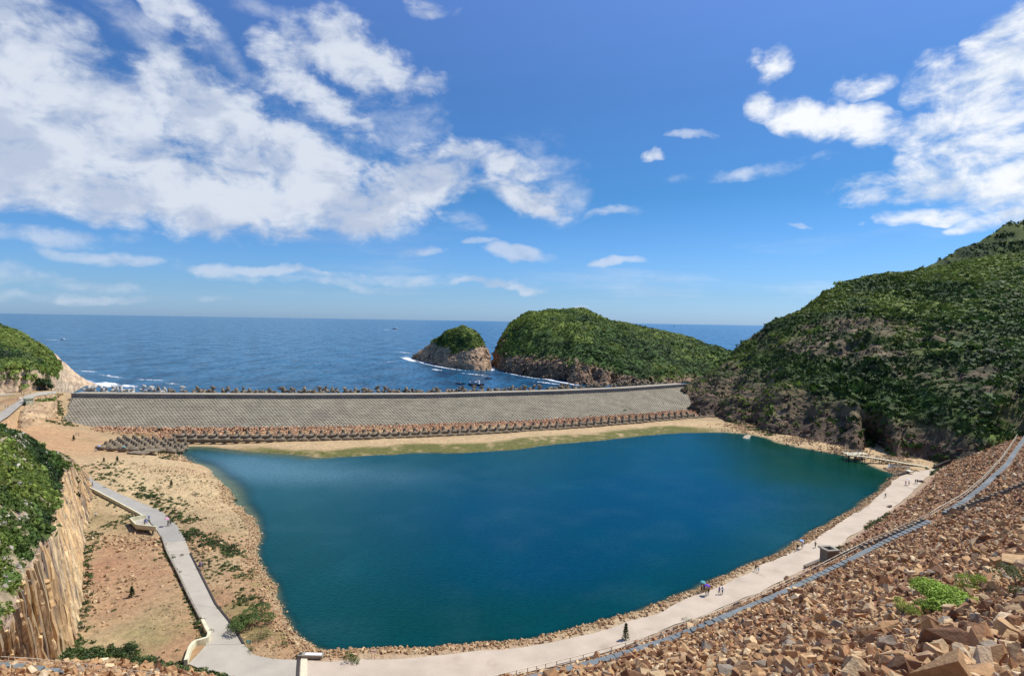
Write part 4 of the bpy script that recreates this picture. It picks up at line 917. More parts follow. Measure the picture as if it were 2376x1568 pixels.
def build_rubble():
    m = (GDE > 1.2) & (GH < 55.0); P = np.c_[GXY[m], GH[m]]; de = GDE[m]
    x, y, f = view_px(P); k = (f > 3) & (x > -160) & (x < W + 180) & (y < H + 150) & (y > 0); P = P[k]; de = de[k]; f = f[k]
    print('slope cells', len(P), f.min())
    R = np.random.RandomState(3); pos = []; sc = []
    for mean, rep, fl, fh in ((.34, 3.2, 0, 70), (.54, 2.45, 0, 400), (.9, .52, 0, 400), (1.25, .16, 0, 110)):
        w = (f >= fl) & (f < fh); Q = P[w]; n = rep * (1 if fh < 100 else np.where(f[w] > 150, .8, 1.1)); n = R.poisson(n * np.ones(len(Q)))
        i = np.repeat(np.arange(len(Q)), n); q = Q[i] + np.c_[R.uniform(-.6, .6, (len(i), 2)), np.zeros(len(i))]
        gs = .565 * 0; pos.append(q); sc.append(mean * np.exp(R.normal(size=len(i)) * .28) * (.6 + .4 * ss(de[w][i], 0, 6)))
    pos = np.concatenate(pos); sc = np.concatenate(sc)
    toe = pdist(pos[:, :2], TOE)[0]; keep = R.rand(len(pos)) < ss(toe, 1.0, 3.8) * .9 + .1 
    ds = np.minimum(pdist(pos[:, :2], S1)[0], pdist(pos[:, :2], S2)[0]); keep &= ds > 1.15 + .25 * sc
    keep &= np.hypot(pos[:, 0] - BOXC[0], pos[:, 1] - BOXC[1]) > 2.4
    pos = pos[keep]; sc = sc[keep]
    pos[:, 2] = terr(pos[:, :2]) + sc * R.uniform(-.05, .30, len(sc))
    print('rocks', len(pos))
    me = merge('rubble', ROCKT, pos, rots(len(pos), seed=8), sc, rcols(len(pos), 4), M_ROCKS)
    tag(obj('rubble', me), kind='stuff', label='reddish brown rubble covering the embankment slope')
    # the large stones nearest the camera, one by one
    host = empty('embankment', (0, 0, 0)); tag(host, 'steep rubble embankment below the camera', kind='structure')
    T = []
    for i in range(14):
        v, fc, _ = rockt(700 + i, 13 + i % 5, ((1, .8, .66), (1.2, .72, .5), (.95, .9, .8))[i % 3]); me = bpy.data.meshes.new('stone'); me.from_pydata([tuple(a) for a in v], [], [tuple(map(int, a)) for a in fc]); me.materials.append(M_STONE)
        bm = bmesh.new(); bm.from_mesh(me); bmesh.ops.dissolve_limit(bm, angle_limit=.22, verts=bm.verts, edges=bm.edges); bm.to_mesh(me); bm.free(); T.append(me)
    hand = [(2330, 1478, 2.3), (2240, 1430, 1.9), (2060, 1505, 1.7), (1990, 1560, 1.7), (2170, 1530, 1.7), (1860, 1475, 1.4), (1950, 1500, 1.5), (2090, 1278, 1.6), (2120, 1335, 1.5), (2225, 1345, 1.4), (1950, 1240 + 30, 1.2), (2295, 1330, 1.6), (2080, 1410, 1.3), (1900, 1385, 1.1), (2350, 1215, 1.5), (2300, 1525, 1.7), (2230, 1560, 1.8), (2120, 1562, 1.7), (2370, 1400, 1.5), (1790, 1520, 1.2), (1700, 1545, 1.2), (2360, 1545, 1.6), (1740, 1490, 1.0), (2010, 1430, 1.1), (2260, 1480, 1.5)]
    pts = []
    for px, py, s in hand: p = march(px, py); pts.append((p, s * .95))
    R2 = np.random.RandomState(17); tries = 0
    while len(pts) < 300 and tries < 9000:
        tries += 1; u = R2.rand(); px = W * (.50 + .52 * R2.rand() ** .6); py = 1120 + 470 * R2.rand() ** .55
        i = R2.randint(len(P)); continue_ = False
        # cheap pick: a slope cell that projects near the wanted pixel
        q = P[i] + np.r_[R2.uniform(-.4, .4, 2), 0]; x_, y_, f_ = view_px(q[None]); 
        if f_[0] > 78 or not (0 < x_[0] < W + 40 and y_[0] < H + 60) or R2.rand() > (36. / f_[0]) ** 1.2: continue
        s = float(np.clip(np.exp(R2.normal() * .30 - .10), .5, 1.7)) * (.62 + f_[0] / 160)
        if min(np.linalg.norm(q - p_) for p_, s_ in pts) < s * .75: continue
        if min(np.hypot(S1[:, 0] - q[0], S1[:, 1] - q[1]).min(), np.hypot(S2[:, 0] - q[0], S2[:, 1] - q[1]).min()) < 1.4 + s * .5: continue
        pts.append((q, s))
    RR_ = rots(len(pts), seed=12)
    zz = terr(np.array([p[:2] for p, s in pts]))
    for i, (p, s) in enumerate(pts):
        e = Matrix(RR_[i].tolist()).to_euler(); obj('stone', T[i % len(T)], host, (p[0], p[1], zz[i] + s * .18), e, s * .92)
    print('stones', len(pts))
build_rubble()
def scatter_rocks():
    R = np.random.RandomState(31); XY = GXY; P = np.c_[XY, GH]
    pos = []; sc = []
    def pick(w, n, lo, hi):
        i = R.choice(len(P), n, p=w / w.sum()); q = P[i] + np.c_[R.uniform(-.45, .45, (n, 2)), np.zeros(n)]; pos.append(q); sc.append(R.uniform(lo, hi, n) * np.exp(R.normal(size=n) * .25))
    dpa = pdist(XY, PATHP, True)[0]; dro = pdist(XY, ROADP, True)[0]; inp = inside(XY, PATHP) | inside(XY, ROADP) | inside(XY, UPRP); nope = ~inp & ~inside(XY, DAMFP)
    # bank between path and water
    pick(((GS2 > -.7) & (GS2 < 3.2) & (dpa < 8) & nope & (XY[:, 1] < 240)) * np.clip(1.3 - np.abs(GS2 - 1) * .35, .05, 1), 6500, .25, .6)
    pick(((GS2 > 1) & (GS2 < 9) & (dpa < 12) & nope & (XY[:, 0] > 60) & (GDE < .1) & (XY[:, 1] < 240)).astype(float), 2600, .35, .8)
    # left shore and the stony ground
    n1 = fbm(XY, 9, 3, 201)
    left = (XY[:, 0] < -25) & (XY[:, 1] < 215) & (GDE < .3) & nope & (GS2 > -1)
    pick((left & (GS2 < 3)).astype(float) * (XY[:, 1] < 200), 2600, .2, .6)
    pick((left & (GS2 < 22)) * np.clip(.35 + n1, .02, 1), 4200, .12, .42)
    pick(left * np.clip(.15 + n1, .02, 1), 3200, .1, .3)
    q = G(220, 1400, 1.2)[:2]; pick(np.exp(-((XY[:, 0] - q[0] + 3) ** 2 + ((XY[:, 1] - q[1]) * .6) ** 2) / 60.) * left + 1e-12, 500, .3, .9)
    q = G(350, 1260, 1.6)[:2]; pick(np.exp(-((XY[:, 0] - q[0]) ** 2 / 300 + ((XY[:, 1] - q[1])) ** 2 / 16.)) * left + 1e-12, 500, .3, .8)
    pick((np.abs(dpa) < 1.6) * (XY[:, 1] < 240) * ((dpa > .0) | (dpa < .9)) * (GS2 > 1.0) * 1.0, 1500, .08, .22)
    # foot of the right hill and the small debris fan
    for px, py, r, n in ((1740, 992, 10, 900), (1960, 1044, 7, 500), (1860, 1020, 7, 500), (425, 1050, 4.5, 500), (2075, 1066, 5, 350), (415, 1062, 4, 200)):
        q = G(px, py, 1.4)[:2]; pick(np.exp(-((XY[:, 0] - q[0]) ** 2 + (XY[:, 1] - q[1]) ** 2) / (r * r)) * nope + 1e-12, n, .4, 1.0)
    # band of orange rubble along the dam foot
    n = 6500; u = R.uniform(0, 259, n); i = u.astype(int); v = R.uniform(0, 1, n); a = DFOOT[i]; ip = np.interp(u, np.arange(260), np.arange(260))
    rl = resample(ROWL, 260); b = rl[i]
    ext = R.uniform(-.5, .5, (n, 2)); q = a * (1 - v[:, None]) + (b + DN[i] * 4.5) * v[:, None]; q[:, :2] += ext; q[:, 2] = 3.0 - 1.4 * v + R.uniform(-.1, .4, n)
    cb = np.array([[.60, .36, .20], [.50, .28, .16], [.66, .45, .28], [.42, .23, .14]])[R.randint(0, 4, n)]
    pp = np.concatenate(pos); s = np.concatenate(sc); pp[:, 2] = terr(pp[:, :2]) + s * R.uniform(-.1, .25, len(s))
    cl = rcols(len(pp), 7) * .55 + np.array([.50, .37, .21]) * .45
    sb = R.uniform(.55, 1.15, n)
    me = merge('rubble', ROCKT, np.r_[pp, q], rots(len(pp) + n, seed=9), np.r_[s, sb], np.r_[cl, cb], M_ROCKS)
    tag(obj('loose_rocks', me), kind='stuff', label='loose rocks along the shores and the dam foot')
scatter_rocks()
# low ground plants nobody could count
def scatter_plants():
    R = np.random.RandomState(41); XY = GXY; P = np.c_[XY, GH]; dro = pdist(XY, ROADP, True)[0]
    inp = inside(XY, PATHP) | inside(XY, ROADP) | inside(XY, UPRP) | inside(XY, DAMFP); n1 = fbm(XY, 11, 4, 301)
    left = (XY[:, 0] < -25) & (XY[:, 1] < 250) & (GDE < .5) & ~inp & (GS2 > 3) & (XY[:, 0] > -175)
    pos = []; s = []
    def pick(w, n, lo, hi):
        i = R.choice(len(P), n, p=w / w.sum()); pos.append(P[i] + np.c_[R.uniform(-.45, .45, (n, 2)), np.zeros(n)]); s.append(R.uniform(lo, hi, n))
    pick(left * np.clip(n1 - .12, .0, 1) + 1e-12, 900, .2, .55)
    pick(left * (dro < 3.5) * np.clip(n1 + .1, .0, 1) + 1e-12, 260, .25, .6)
    # belts: right of the road, along the cliff foot, above the rubble toe, right of the cluster
    def belt(line, wid, n, lo, hi, z=1.5):
        L_ = [G(x, y, z)[:2] for x, y in line]; d = pdist(XY, L_)[0]; pick(np.exp(-(d / wid) ** 2) * ~inp + 1e-12, n, lo, hi)
    belt([(345, 1150), (400, 1185), (450, 1200)], 2.2, 90, .4, .9, 3); belt([(440, 1235), (490, 1255), (545, 1275)], 1.8, 150, .4, .9, 2)
    belt([(310, 1140), (420, 1170)], 2.4, 60, .3, .8, 3)
    belt([(215, 1245), (190, 1300), (185, 1370), (180, 1440), (170, 1500)], 1.3, 240, .3, .8, 1.5); belt([(150, 1515), (230, 1515), (300, 1510)], 1.3, 170, .4, .9, 1.3)
    belt([(310, 1530), (420, 1555), (520, 1572)], 1.0, 170, .3, .8, 1.3); belt([(385, 1270), (415, 1330), (455, 1430), (470, 1460)], .6, 60, .3, .7, 1.5)
    belt([(370, 1035), (395, 1050), (385, 1062)], 1.8, 120, .4, .9, 2.2); belt([(1785, 1003), (1725, 985), (1690, 972)], 2.0, 90, .7, 1.4, 2); belt([(2160, 1095), (2180, 1075), (2230, 1055)], 1.5, 70, .6, 1.2, 2.2)
    belt([(130, 965), (160, 990), (115, 992)], 2.0, 160, .4, 1.0, 4); belt([(1600, 948), (1640, 955)], 2, 40, 1.0, 1.8, 3); belt([(2010, 1228), (2065, 1195)], .9, 70, .4, .8, 1.8); belt([(1910, 1290), (1950, 1268)], .8, 40, .4, .7, 2)
    belt([(520, 1310), (570, 1330)], 1.5, 50, .3, .7); belt([(220, 1085), (300, 1130), (250, 1075)], 5, 120, .3, .8, 4); belt([(560, 1380), (600, 1400)], 1.5, 40, .4, .7)
    belt([(270, 1210), (340, 1185)], 2.5, 60, .25, .6, 3)
    pos = np.concatenate(pos); s = np.concatenate(s); n = len(s); pos[:, 2] = np.maximum(terr(pos[:, :2]), 0) - .1 * s
    col = np.array([[.055, .095, .022], [.085, .13, .03], [.035, .065, .02], [.12, .14, .05]])[R.randint(0, 4, n)] * R.uniform(.8, 1.25, (n, 1))
    tag(obj('ground_plants', merge('ground_plants', CL22, pos, rotz(n, 3), s, col, M_LEAF)), kind='stuff', label='low weeds and creepers on the stony ground')
    # grey boulders poking through the scrub of the near left hill
    Pq, Fq, vn, _ = HL; fp = Pq[Fq].mean(1); w = ((vn[Fq].mean(1)[:, 2] > .5) & (fp[:, 0] > -150) & (fp[:, 2] > 9)) * np.clip(fbm(fp, 7, 3, 55) + .1, 0, 1) + 1e-12
    ps, _ = face_samples(Pq, Fq, w, 900, 4); sc = R.uniform(.3, 1.1, 900)
    tag(obj('hill_stones', merge('hill_stones', ROCKT, ps, rots(900, seed=44), sc, np.array([.52, .46, .38]) * R.uniform(.6, 1.15, (900, 1)), M_ROCKS)), kind='stuff', label='pale stones among the scrub above the cliff')
scatter_plants()
# ------------------------------------------------------------------ shrubs and trees one by one
def shrub_parts(kind, seed, n):
    R = np.random.RandomState(seed); V = []; Fq = []; C = []
    m = MB()
    if kind == 'conifer':
        m.tube([(0, 0, -.2), (0.02, 0, .5), (0, 0, 1.0)], [.045, .03, .008], 5)
        for i in range(n):
            t = R.rand() ** .8; z = .05 + .93 * t; r = (.30 * (1 - t) ** .8 + .02) * R.uniform(.3, 1); a = R.uniform(0, 6.28); c = np.array([math.cos(a) * r, math.sin(a) * r, z])
            nn = np.array([math.cos(a) * .5, math.sin(a) * .5, .8]) + R.normal(size=3) * .4; nn /= np.linalg.norm(nn); d = np.array([math.cos(a), math.sin(a), .35]); q = np.cross(nn, d); q /= np.linalg.norm(q); s = .055 * R.uniform(.6, 1.3)
            k = len(V); V += [c + d * s * 1.5, c + q * s * .5, c - d * s * 1.5, c - q * s * .5]; Fq.append((k, k + 1, k + 2, k + 3)); C += [R.uniform(.6, 1.3)] * 4
    else:
        flat = .45 if kind == 'low' else .8
        cen = R.normal(size=(7, 3)) * np.array([.42, .42, .12]) + np.array([0, 0, .30 * flat + .1])
        for j in range(5):
            c = cen[j]; m.tube([(0, 0, -.15), (c[0] * .4, c[1] * .4, c[2] * .5), tuple(c)], [.03, .02, .008], 4)
        for i in range(n):
            c0 = cen[R.randint(7)]; d = R.normal(size=3); d /= np.linalg.norm(d); d[2] = abs(d[2]) * .9 - .1; c = c0 + d * np.array([.38, .38, .42 * flat]) * R.uniform(.65, 1.08)
            nn = d + R.normal(size=3) * .6 + np.array([0, 0, .3]); nn /= np.linalg.norm(nn); a = np.cross(nn, R.normal(size=3)); a /= np.linalg.norm(a); b = np.cross(nn, a); s = (.062 if n < 900 else .034) * R.uniform(.6, 1.3)
            k = len(V); V += [c + a * s, c + b * s * .6, c - a * s, c - b * s * .6]; Fq.append((k, k + 1, k + 2, k + 3)); C += [R.uniform(.6, 1.35)] * 4
    return np.array(V), np.array(Fq), np.array(C), m
_SH = {}
def shrub(px, py, width, kind, label, color=(.06, .10, .025), z=None, name='shrub', cat='shrub', group=None, n=260, hgt=None, var=0, z0=0):
    key = (kind, color, n, var)
    if key not in _SH:
        V, Fq, C, m = shrub_parts(kind, 1000 + len(_SH) * 13 + var, n); _SH[key] = (mesh_np('foliage', V, Fq, M_LEAF, np.array(color)[None] * C[:, None]), m.mesh('stem', M_TRUNK))
    p = march(px, py) if z is None else (G(px, py, z) if not isinstance(z, np.ndarray) else z)
    e = empty(name, (p[0], p[1], p[2] - .02 + z0), random.uniform(0, 6.28), label, cat, group)
    s = width if hgt is None else 1; fo, stm = _SH[key]; sx = width * (.62 if kind != 'conifer' else 1.0); sz = hgt if hgt else (width * .55 if kind != 'conifer' else width * 2)
    for nm, me in (('foliage', fo), ('stem' if cat != 'tree' else 'trunk', stm)): obj(nm, me, e, sc=(sx, sx, sz))
    return e
LITG, MIDG, DARKG = (.30, .43, .06), (.085, .135, .03), (.035, .065, .018)
shrub(2185, 1412, 7.4, 'bush', 'bright green leafy bush growing among the rubble at lower right', LITG, n=6000, hgt=3.2, name='bush', cat='bush')
shrub(2248, 1372, 3.4, 'bush', 'smaller bright green bush just above the large one in the rubble', LITG, n=1400, hgt=2.4, name='bush', cat='bush', var=3)
shrub(2122, 1432, 3.0, 'bush', 'bright green bush joined to the left end of the large one in the rubble', LITG, n=1400, hgt=2.4, name='bush', cat='bush', var=5)
shrub(2360, 1362, 3.0, 'bush', 'thin olive scrub at the right edge among large stones', (.17, .18, .07), n=700, hgt=2.0, name='bush', cat='bush', z0=.4)
shrub(2362, 1385, 2.0, 'low', 'dry olive weeds below the scrub at the right edge', (.17, .18, .07), n=500, hgt=1.8, name='bush', cat='bush', var=2)
shrub(1452, 1486, 2.3, 'conifer', 'single small conifer standing beside the pale path', (.17, .20, .10), n=420, hgt=3.2, name='small_conifer', cat='tree')
shrub(817, 1534, 2.6, 'bush', 'grassy green bush at the water side of the path', MIDG, n=500, hgt=1.7, name='bush', cat='bush')
shrub(588, 1448, 7.0, 'bush', 'widest rounded green shrub between road and pool', (.10, .155, .035), n=4200, hgt=3.0, name='bush', cat='bush')
shrub(607, 1478, 3.6, 'bush', 'shrub touching the lower side of the widest shrub', (.10, .145, .035), n=900, hgt=1.6, name='bush', cat='bush', var=7)
shrub(585, 1510, 1.6, 'bush', 'small shrub beside the green sign at the road bend', MIDG, name='bush', cat='bush')
shrub(1557 + 38, 1440, 1.5, 'bush', 'small green bush on the slope side of the path', MIDG, name='bush', cat='bush', var=4)
shrub(1440 - 25, 1547 + 3, 1.4, 'low', 'small green plant behind the railing near the bottom edge', MIDG, name='bush', cat='bush', var=6)
for i, (px, py, w, k, lab) in enumerate([(397, 1128, 1.3, 'conifer', 'dark young conifer on the pale sand right of the road'), (334, 1062 - 12, 1.5, 'conifer', 'young conifer in front of the dolos block'),
    (241, 1066 + 6, 1.2, 'conifer', 'young conifer left of the first seedlings by the cliff end'), (272, 1072, 1.5, 'conifer', 'leftmost dark conifer among seedlings above the road'), (306, 1386, 1.5, 'conifer', 'lone green seedling on the red quarry floor'), (171, 1022, 1.6, 'conifer', 'small conifer at the foot of the quarried spur')]):
    shrub(px, py, w * 1.5, k, lab, (.06, .10, .03), hgt=w * 1.5, n=420, name='small_conifer', cat='tree', var=i % 2)
SPOT = [(470, 1478, 2.6, 'bush', 'shrub in the inside corner of the curved cream wall', MIDG), (404, 1296, 2.2, 'bush', 'shrub hanging over the road edge below the viewing platform', MIDG),
    (548, 1160 + 2, 1.5, 'bush', 'small shrub nearest the sandy point of the shore', DARKG), (452, 1150, 2.2, 'bush', 'dark shrub on the sand between road and pool', DARKG), (545, 1272, 2.8, 'bush', 'green shrub at the lower end of the hedge right of the road', DARKG),
    (450, 1240, 2.8, 'bush', 'green shrub at the upper end of the hedge right of the road', DARKG), (500, 1262, 3.0, 'low', 'low shrub in the middle of the hedge right of the road', DARKG), (583, 1330, 2.0, 'bush', 'shrub on the rocks close to the pool edge', MIDG),
    (522, 1293, 1.8, 'bush', 'shrub beside the man standing right of the road', DARKG), (655, 1498, 1.7, 'bush', 'shrub on the shore rocks near the culvert slab', MIDG), (292, 1515, 2.8, 'bush', 'dark shrub on the quarry floor above the rubble toe', DARKG), (256, 1518, 1.8, 'low', 'low shrub left of the dark shrub above the toe', DARKG),
    (180, 1420, 2.0, 'bush', 'shrub against the foot of the near cliff', MIDG), (322, 1556 - 6, 2.0, 'low', 'low shrub at the bottom edge of the quarry floor', MIDG), (2110, 984, 5, 'bush', 'round dark shrub on the rocky foot right of the cave', DARKG),
    (255, 1100, 1.5, 'bush', 'small shrub just above the start of the lower road', MIDG), (305, 1100, 1.2, 'bush', 'small shrub above the middle of the road', DARKG), (420, 1160, 1.3, 'low', 'low dark plant on sand near the dark conifer', DARKG), (365, 1175, 2.4, 'low', 'low spreading shrub upper side of the road', MIDG), (555, 1410 - 10, 1.4, 'bush', 'small green shrub right of the lower road', MIDG)]
for i, (px, py, w, k, lab, c) in enumerate(SPOT): shrub(px, py, w, k, lab, c, n=420, var=i % 3, name='shrub')
R_ = np.random.RandomState(77); q = 0
while q < 70:
    px, py = R_.uniform(210, 600), R_.uniform(1070, 1500)
    p = G(px, py, 2.5)[:2]; P1 = np.array([p])
    if inside(P1, ROADP)[0] or inside(P1, POOL)[0] or pdist(P1, ROADP, True)[0][0] < 1 or pdist(P1, POOL, True)[0][0] < 5 or vnoise(np.array([[p[0] / 9, p[1] / 9, 0]]), 3)[0] < -.1 or (px < 470 and py > 1230 and R_.rand() < .7): continue
    shrub(px, py, R_.uniform(.7, 1.4), 'low', 'small low shrub scattered over the stony ground by the lower road', (MIDG, DARKG)[q % 2], n=120, var=q % 2, group='small shrubs scattered beside the lower road'); q += 1
def tree(loc, w, h, label, seed=0, col=DARKG, n=900):
    e = empty('broadleaf_tree', loc, 0, label, 'tree'); m = MB(); m.tube([(0, 0, -.3), (.1, 0, h * .3), (0, .1, h * .6)], [.28, .2, .1], 6)
    for a in range(5): m.tube([(0, 0, h * .25), (math.cos(a * 1.3) * w * .18, math.sin(a * 1.3) * w * .18, h * .5), (math.cos(a * 1.3) * w * .33, math.sin(a * 1.3) * w * .33, h * .68)], [.13, .09, .03], 5)
    m.build('trunk', M_TRUNK, e); R = np.random.RandomState(seed); nb = 26; p = R.normal(size=(nb, 3)); p /= np.linalg.norm(p, axis=1, keepdims=True); p = p * R.uniform(.4, .8, (nb, 1)) * A([w * .5, w * .5, h * .34]) + A([0, 0, h * .6])
    obj('crown', merge('crown', CL22, p, rotz(nb, seed), R.uniform(.14, .24, nb) * w, np.array(col) * R.uniform(.7, 1.4, (nb, 1)), M_LEAF), e); return e
tree(G(100, 905.5, 14.8), 10.5, 6.2, 'dark spreading tree over the parked cars below the headland cliff', 1)
tree(G(119, 906.0, 14.6), 4.5, 3.6, 'small dark tree between the large tree and the dam end', 2)
tree(G(2215, 1003, 6), 9, 5.5, 'round green tree on the slope right of the cave', 3, (.05, .09, .02))
tree(G(1622, 951, 3), 6, 3.8, 'bright green tree where the dam face meets the right hill', 4, (.07, .12, .03))
tree(G(1800, 1000, 1.5), 6, 3.8, 'green tree at the head of the pool below the right hill', 5, (.05, .10, .025))
tree(G(2192, 1069, 2.5), 4, 2.6, 'green tree at the far end of the path by the slope', 6, (.07, .11, .03))
# ------------------------------------------------------------------ stairs, rails, edging on the slope
def flight(S, w, label):
    S = resample(S, int(np.linalg.norm(np.diff(S, axis=0), axis=1).sum() / 1.35)); e = empty('stairway', S[0], 0, label, 'steps')
    m = MB(); m.box((0, 0, 0), (1.24, w, .42)); me = m.mesh('step', M_STEP)
    sp = MB()
    for i in range(len(S) - 1):
        d = S[i + 1] - S[i]; a = math.atan2(d[1], d[0]); o = obj('step', me, e, (S[i] + S[i + 1]) / 2 - S[0] + A([0, 0, .30]), (0, -math.atan2(d[2], np.hypot(d[0], d[1])) * .55, a))
    for sgn in (-1, 1):
        L_ = [S[i] - S[0] + A([0, 0, .05]) + sgn * (w / 2) * A([-(S[min(i + 1, len(S) - 1)] - S[max(i - 1, 0)])[1], (S[min(i + 1, len(S) - 1)] - S[max(i - 1, 0)])[0], 0]) / np.linalg.norm(S[min(i + 1, len(S) - 1)] - S[max(i - 1, 0)]) for i in range(len(S))]
        sp.tube(L_, .22, 4)
    sp.build('side_kerb', M_STEP, e); return e
flight(S1, 1.25, 'long blue grey stairway crossing the rubble slope diagonally'); flight(S2, 1.35, 'upper blue grey stairway climbing to the right edge')
flight(S3, 1.3, 'short piece of stairway at the bottom left corner')
def railing(L, label, h=1.05, sp=2.4, name='railing', m=M_STEEL, r=.03, rails=(1.0, .55), base=None):
    L = np.array(L); n = max(2, int(np.linalg.norm(np.diff(L, axis=0), axis=1).sum() / sp)); Q = resample(L, n)
    e = base if base is not None else empty(name, Q[0], 0, label, 'railing'); o0 = Q[0] if base is None else np.array(base.location)
    pm = MB().tube([(0, 0, -.5), (0, 0, h)], r * 1.25, 5).mesh('post', m)
    for q in Q: obj('post', pm, e, q - o0)
    for f_ in rails: MB().tube([q - o0 + A([0, 0, h * f_]) for q in Q], r, 5).build('rail', m, e)
    return e
RP1 = [(1100, 1600), (1179, 1580), (1369, 1533), (1498, 1495), (1630, 1448), (1715, 1410), (1797, 1375), (1882, 1333), (2012, 1267), (2158, 1203)]
RP2 = [(2158, 1203), (2200, 1178), (2238, 1156), (2275, 1124), (2304, 1093), (2328, 1066), (2349, 1034), (2369, 1002), (2388, 974)]
railing(march_many(dens_line(RP1, 30)), 'long pale handrail beside the diagonal stairway', 1.35, r=.06); railing(march_many(dens_line(RP2, 16)), 'handrail beside the upper stairway at the right edge', 1.5, r=.07)
railing(march_many([(-40, 1541), (60, 1545), (150, 1553), (260, 1566), (360, 1582), (480, 1600)]), 'thin handrail crossing the rubble at the bottom left', 1.1, r=.035)
def edging(L, label):
    S = resample(np.array(march_many(dens_line(L, 12))), 60); n = int(np.linalg.norm(np.diff(S, axis=0), axis=1).sum() / 1.1); S = resample(S, n); e = empty('drain_edging', S[0], 0, label, 'edging')
    me = MB().box((0, 0, 0), (.7, .7, 1.0)).mesh('edging_stone', mat('edging_stone', (.26, .22, .165), vary=.2)); k = 0
    for p in S: obj('edging_stone', me, e, p - S[0] + A([0, 0, .6]), (0, 0, .4))
    MB().tube([p - S[0] + A([.4, -.6, .45]) for p in S], .4, 5).build('channel', M_DARKST, e)
edging([(2400, 1118), (2376, 1128), (2300, 1158), (2202, 1194)], 'row of dark edging stones above the steps at the right edge')
edging([(2140, 1214), (2080, 1243), (2010, 1270), (1950, 1292)], 'row of dark edging stones running down to the concrete box')
# concrete box
def box():
    c = BOXC; z = terr(np.array([[c[0], c[1] + 1.2]]))[0]; e = empty('concrete_box', (c[0], c[1] + .6, z - .3), .18, 'open topped grey concrete box beside the path', 'box'); s, h, t = 2.6, 3.2, .5
    for dx, dy, w, d, nm in ((0, -s / 2 + t / 2, s, t, 'wall'), (0, s / 2 - t / 2, s, t, 'wall'), (-s / 2 + t / 2, 0, t, s - 2 * t, 'wall'), (s / 2 - t / 2, 0, t, s - 2 * t, 'wall')):
        MB().box((dx, dy, h / 2), (w, d, h)).build(nm, M_WALLG, e)
    m = MB(); 
    for dx, dy, w, d in ((0, -s / 2, s + .5, .75), (0, s / 2, s + .5, .75), (-s / 2, 0, .75, s - .75), (s / 2, 0, .75, s - .75)): m.box((dx, dy, h + .18), (w, d, .34))
    m.build('rim', M_KERB, e); MB().box((0, -s / 2 - .01, h * .5), (.8, .1, 1.0)).build('opening', M_BLACK, e)
box()
wl = march_many([(1868, 1318), (1890, 1309), (1905, 1303)]); m = MB()
for a_, b_ in zip(wl[:-1], wl[1:]): m.tube([a_ + A([0, 0, .2]), b_ + A([0, 0, .2])], .6, 4)
tag(m.build('low_wall', M_WALLG), 'low grey stone wall left of the concrete box', 'wall')
# ------------------------------------------------------------------ left road furniture
def wall_line(L, w, h, m, name, label, cat, z=None, n=None):
    L = np.array(L); n = n or max(3, int(np.linalg.norm(np.diff(L, axis=0), axis=1).sum() / 1.2)); S = resample(L, n); e_ = S[0]; mb = MB(); V = []; Fc = []
    for i, p in enumerate(S):
        t = S[min(i + 1, n - 1)] - S[max(i - 1, 0)]; nn = A([-t[1], t[0], 0]) / (np.hypot(t[0], t[1]) + 1e-9) * w / 2
        V += [p - nn - e_ - A([0, 0, .6]), p - nn - e_ + A([0, 0, h]), p + nn - e_ + A([0, 0, h]), p + nn - e_ - A([0, 0, .6])]
    for i in range(n - 1):
        for k in range(3): Fc.append((i * 4 + k, i * 4 + k + 1, i * 4 + 4 + k + 1, i * 4 + 4 + k))
    Fc += [(3, 2, 1, 0), (n * 4 - 4, n * 4 - 3, n * 4 - 2, n * 4 - 1)]
    mb.add(V, Fc); o = mb.build(name, m, None, loc=[float(v) for v in e_]); return tag(o, label, cat)
rr = lambda a, b: ROADL[a:b] + A([0, 0, 0])
il = lambda px, py, z: int(np.argmin(np.linalg.norm(ROADL[:, :2] - G(px, py, z)[:2], axis=1))); iu = lambda px, py, z: int(np.argmin(np.linalg.norm(ROADU[:, :2] - G(px, py, z)[:2], axis=1)))
wall_line(ROADL[il(197, 1126, 5):il(330, 1194, 3.5)], .35, .35, M_WALLY, 'kerb', 'pale kerb along the quarry side of the upper grey road', 'kerb')
wall_line(ROADL[il(366, 1235, 2.8):il(470, 1445, 1.4)], .35, .55, M_KERB, 'kerb', 'dark low wall along the quarry side of the lower road', 'kerb')
wall_line(ROADU[iu(440, 1280, 2):iu(570, 1500, 1.3)], .3, .18, M_DARKST, 'kerb', 'thin dark kerb along the pool side of the lower road', 'kerb')
wall_line([G(*p, 1.3) for p in ((470, 1447), (478, 1465), (486, 1479), (482, 1489), (466, 1494), (451, 1498), (441, 1511), (436, 1527), (431, 1543))], .55, .95, M_WALLY, 'parapet', 'cream curved parapet wall at the road bend', 'wall', n=26)
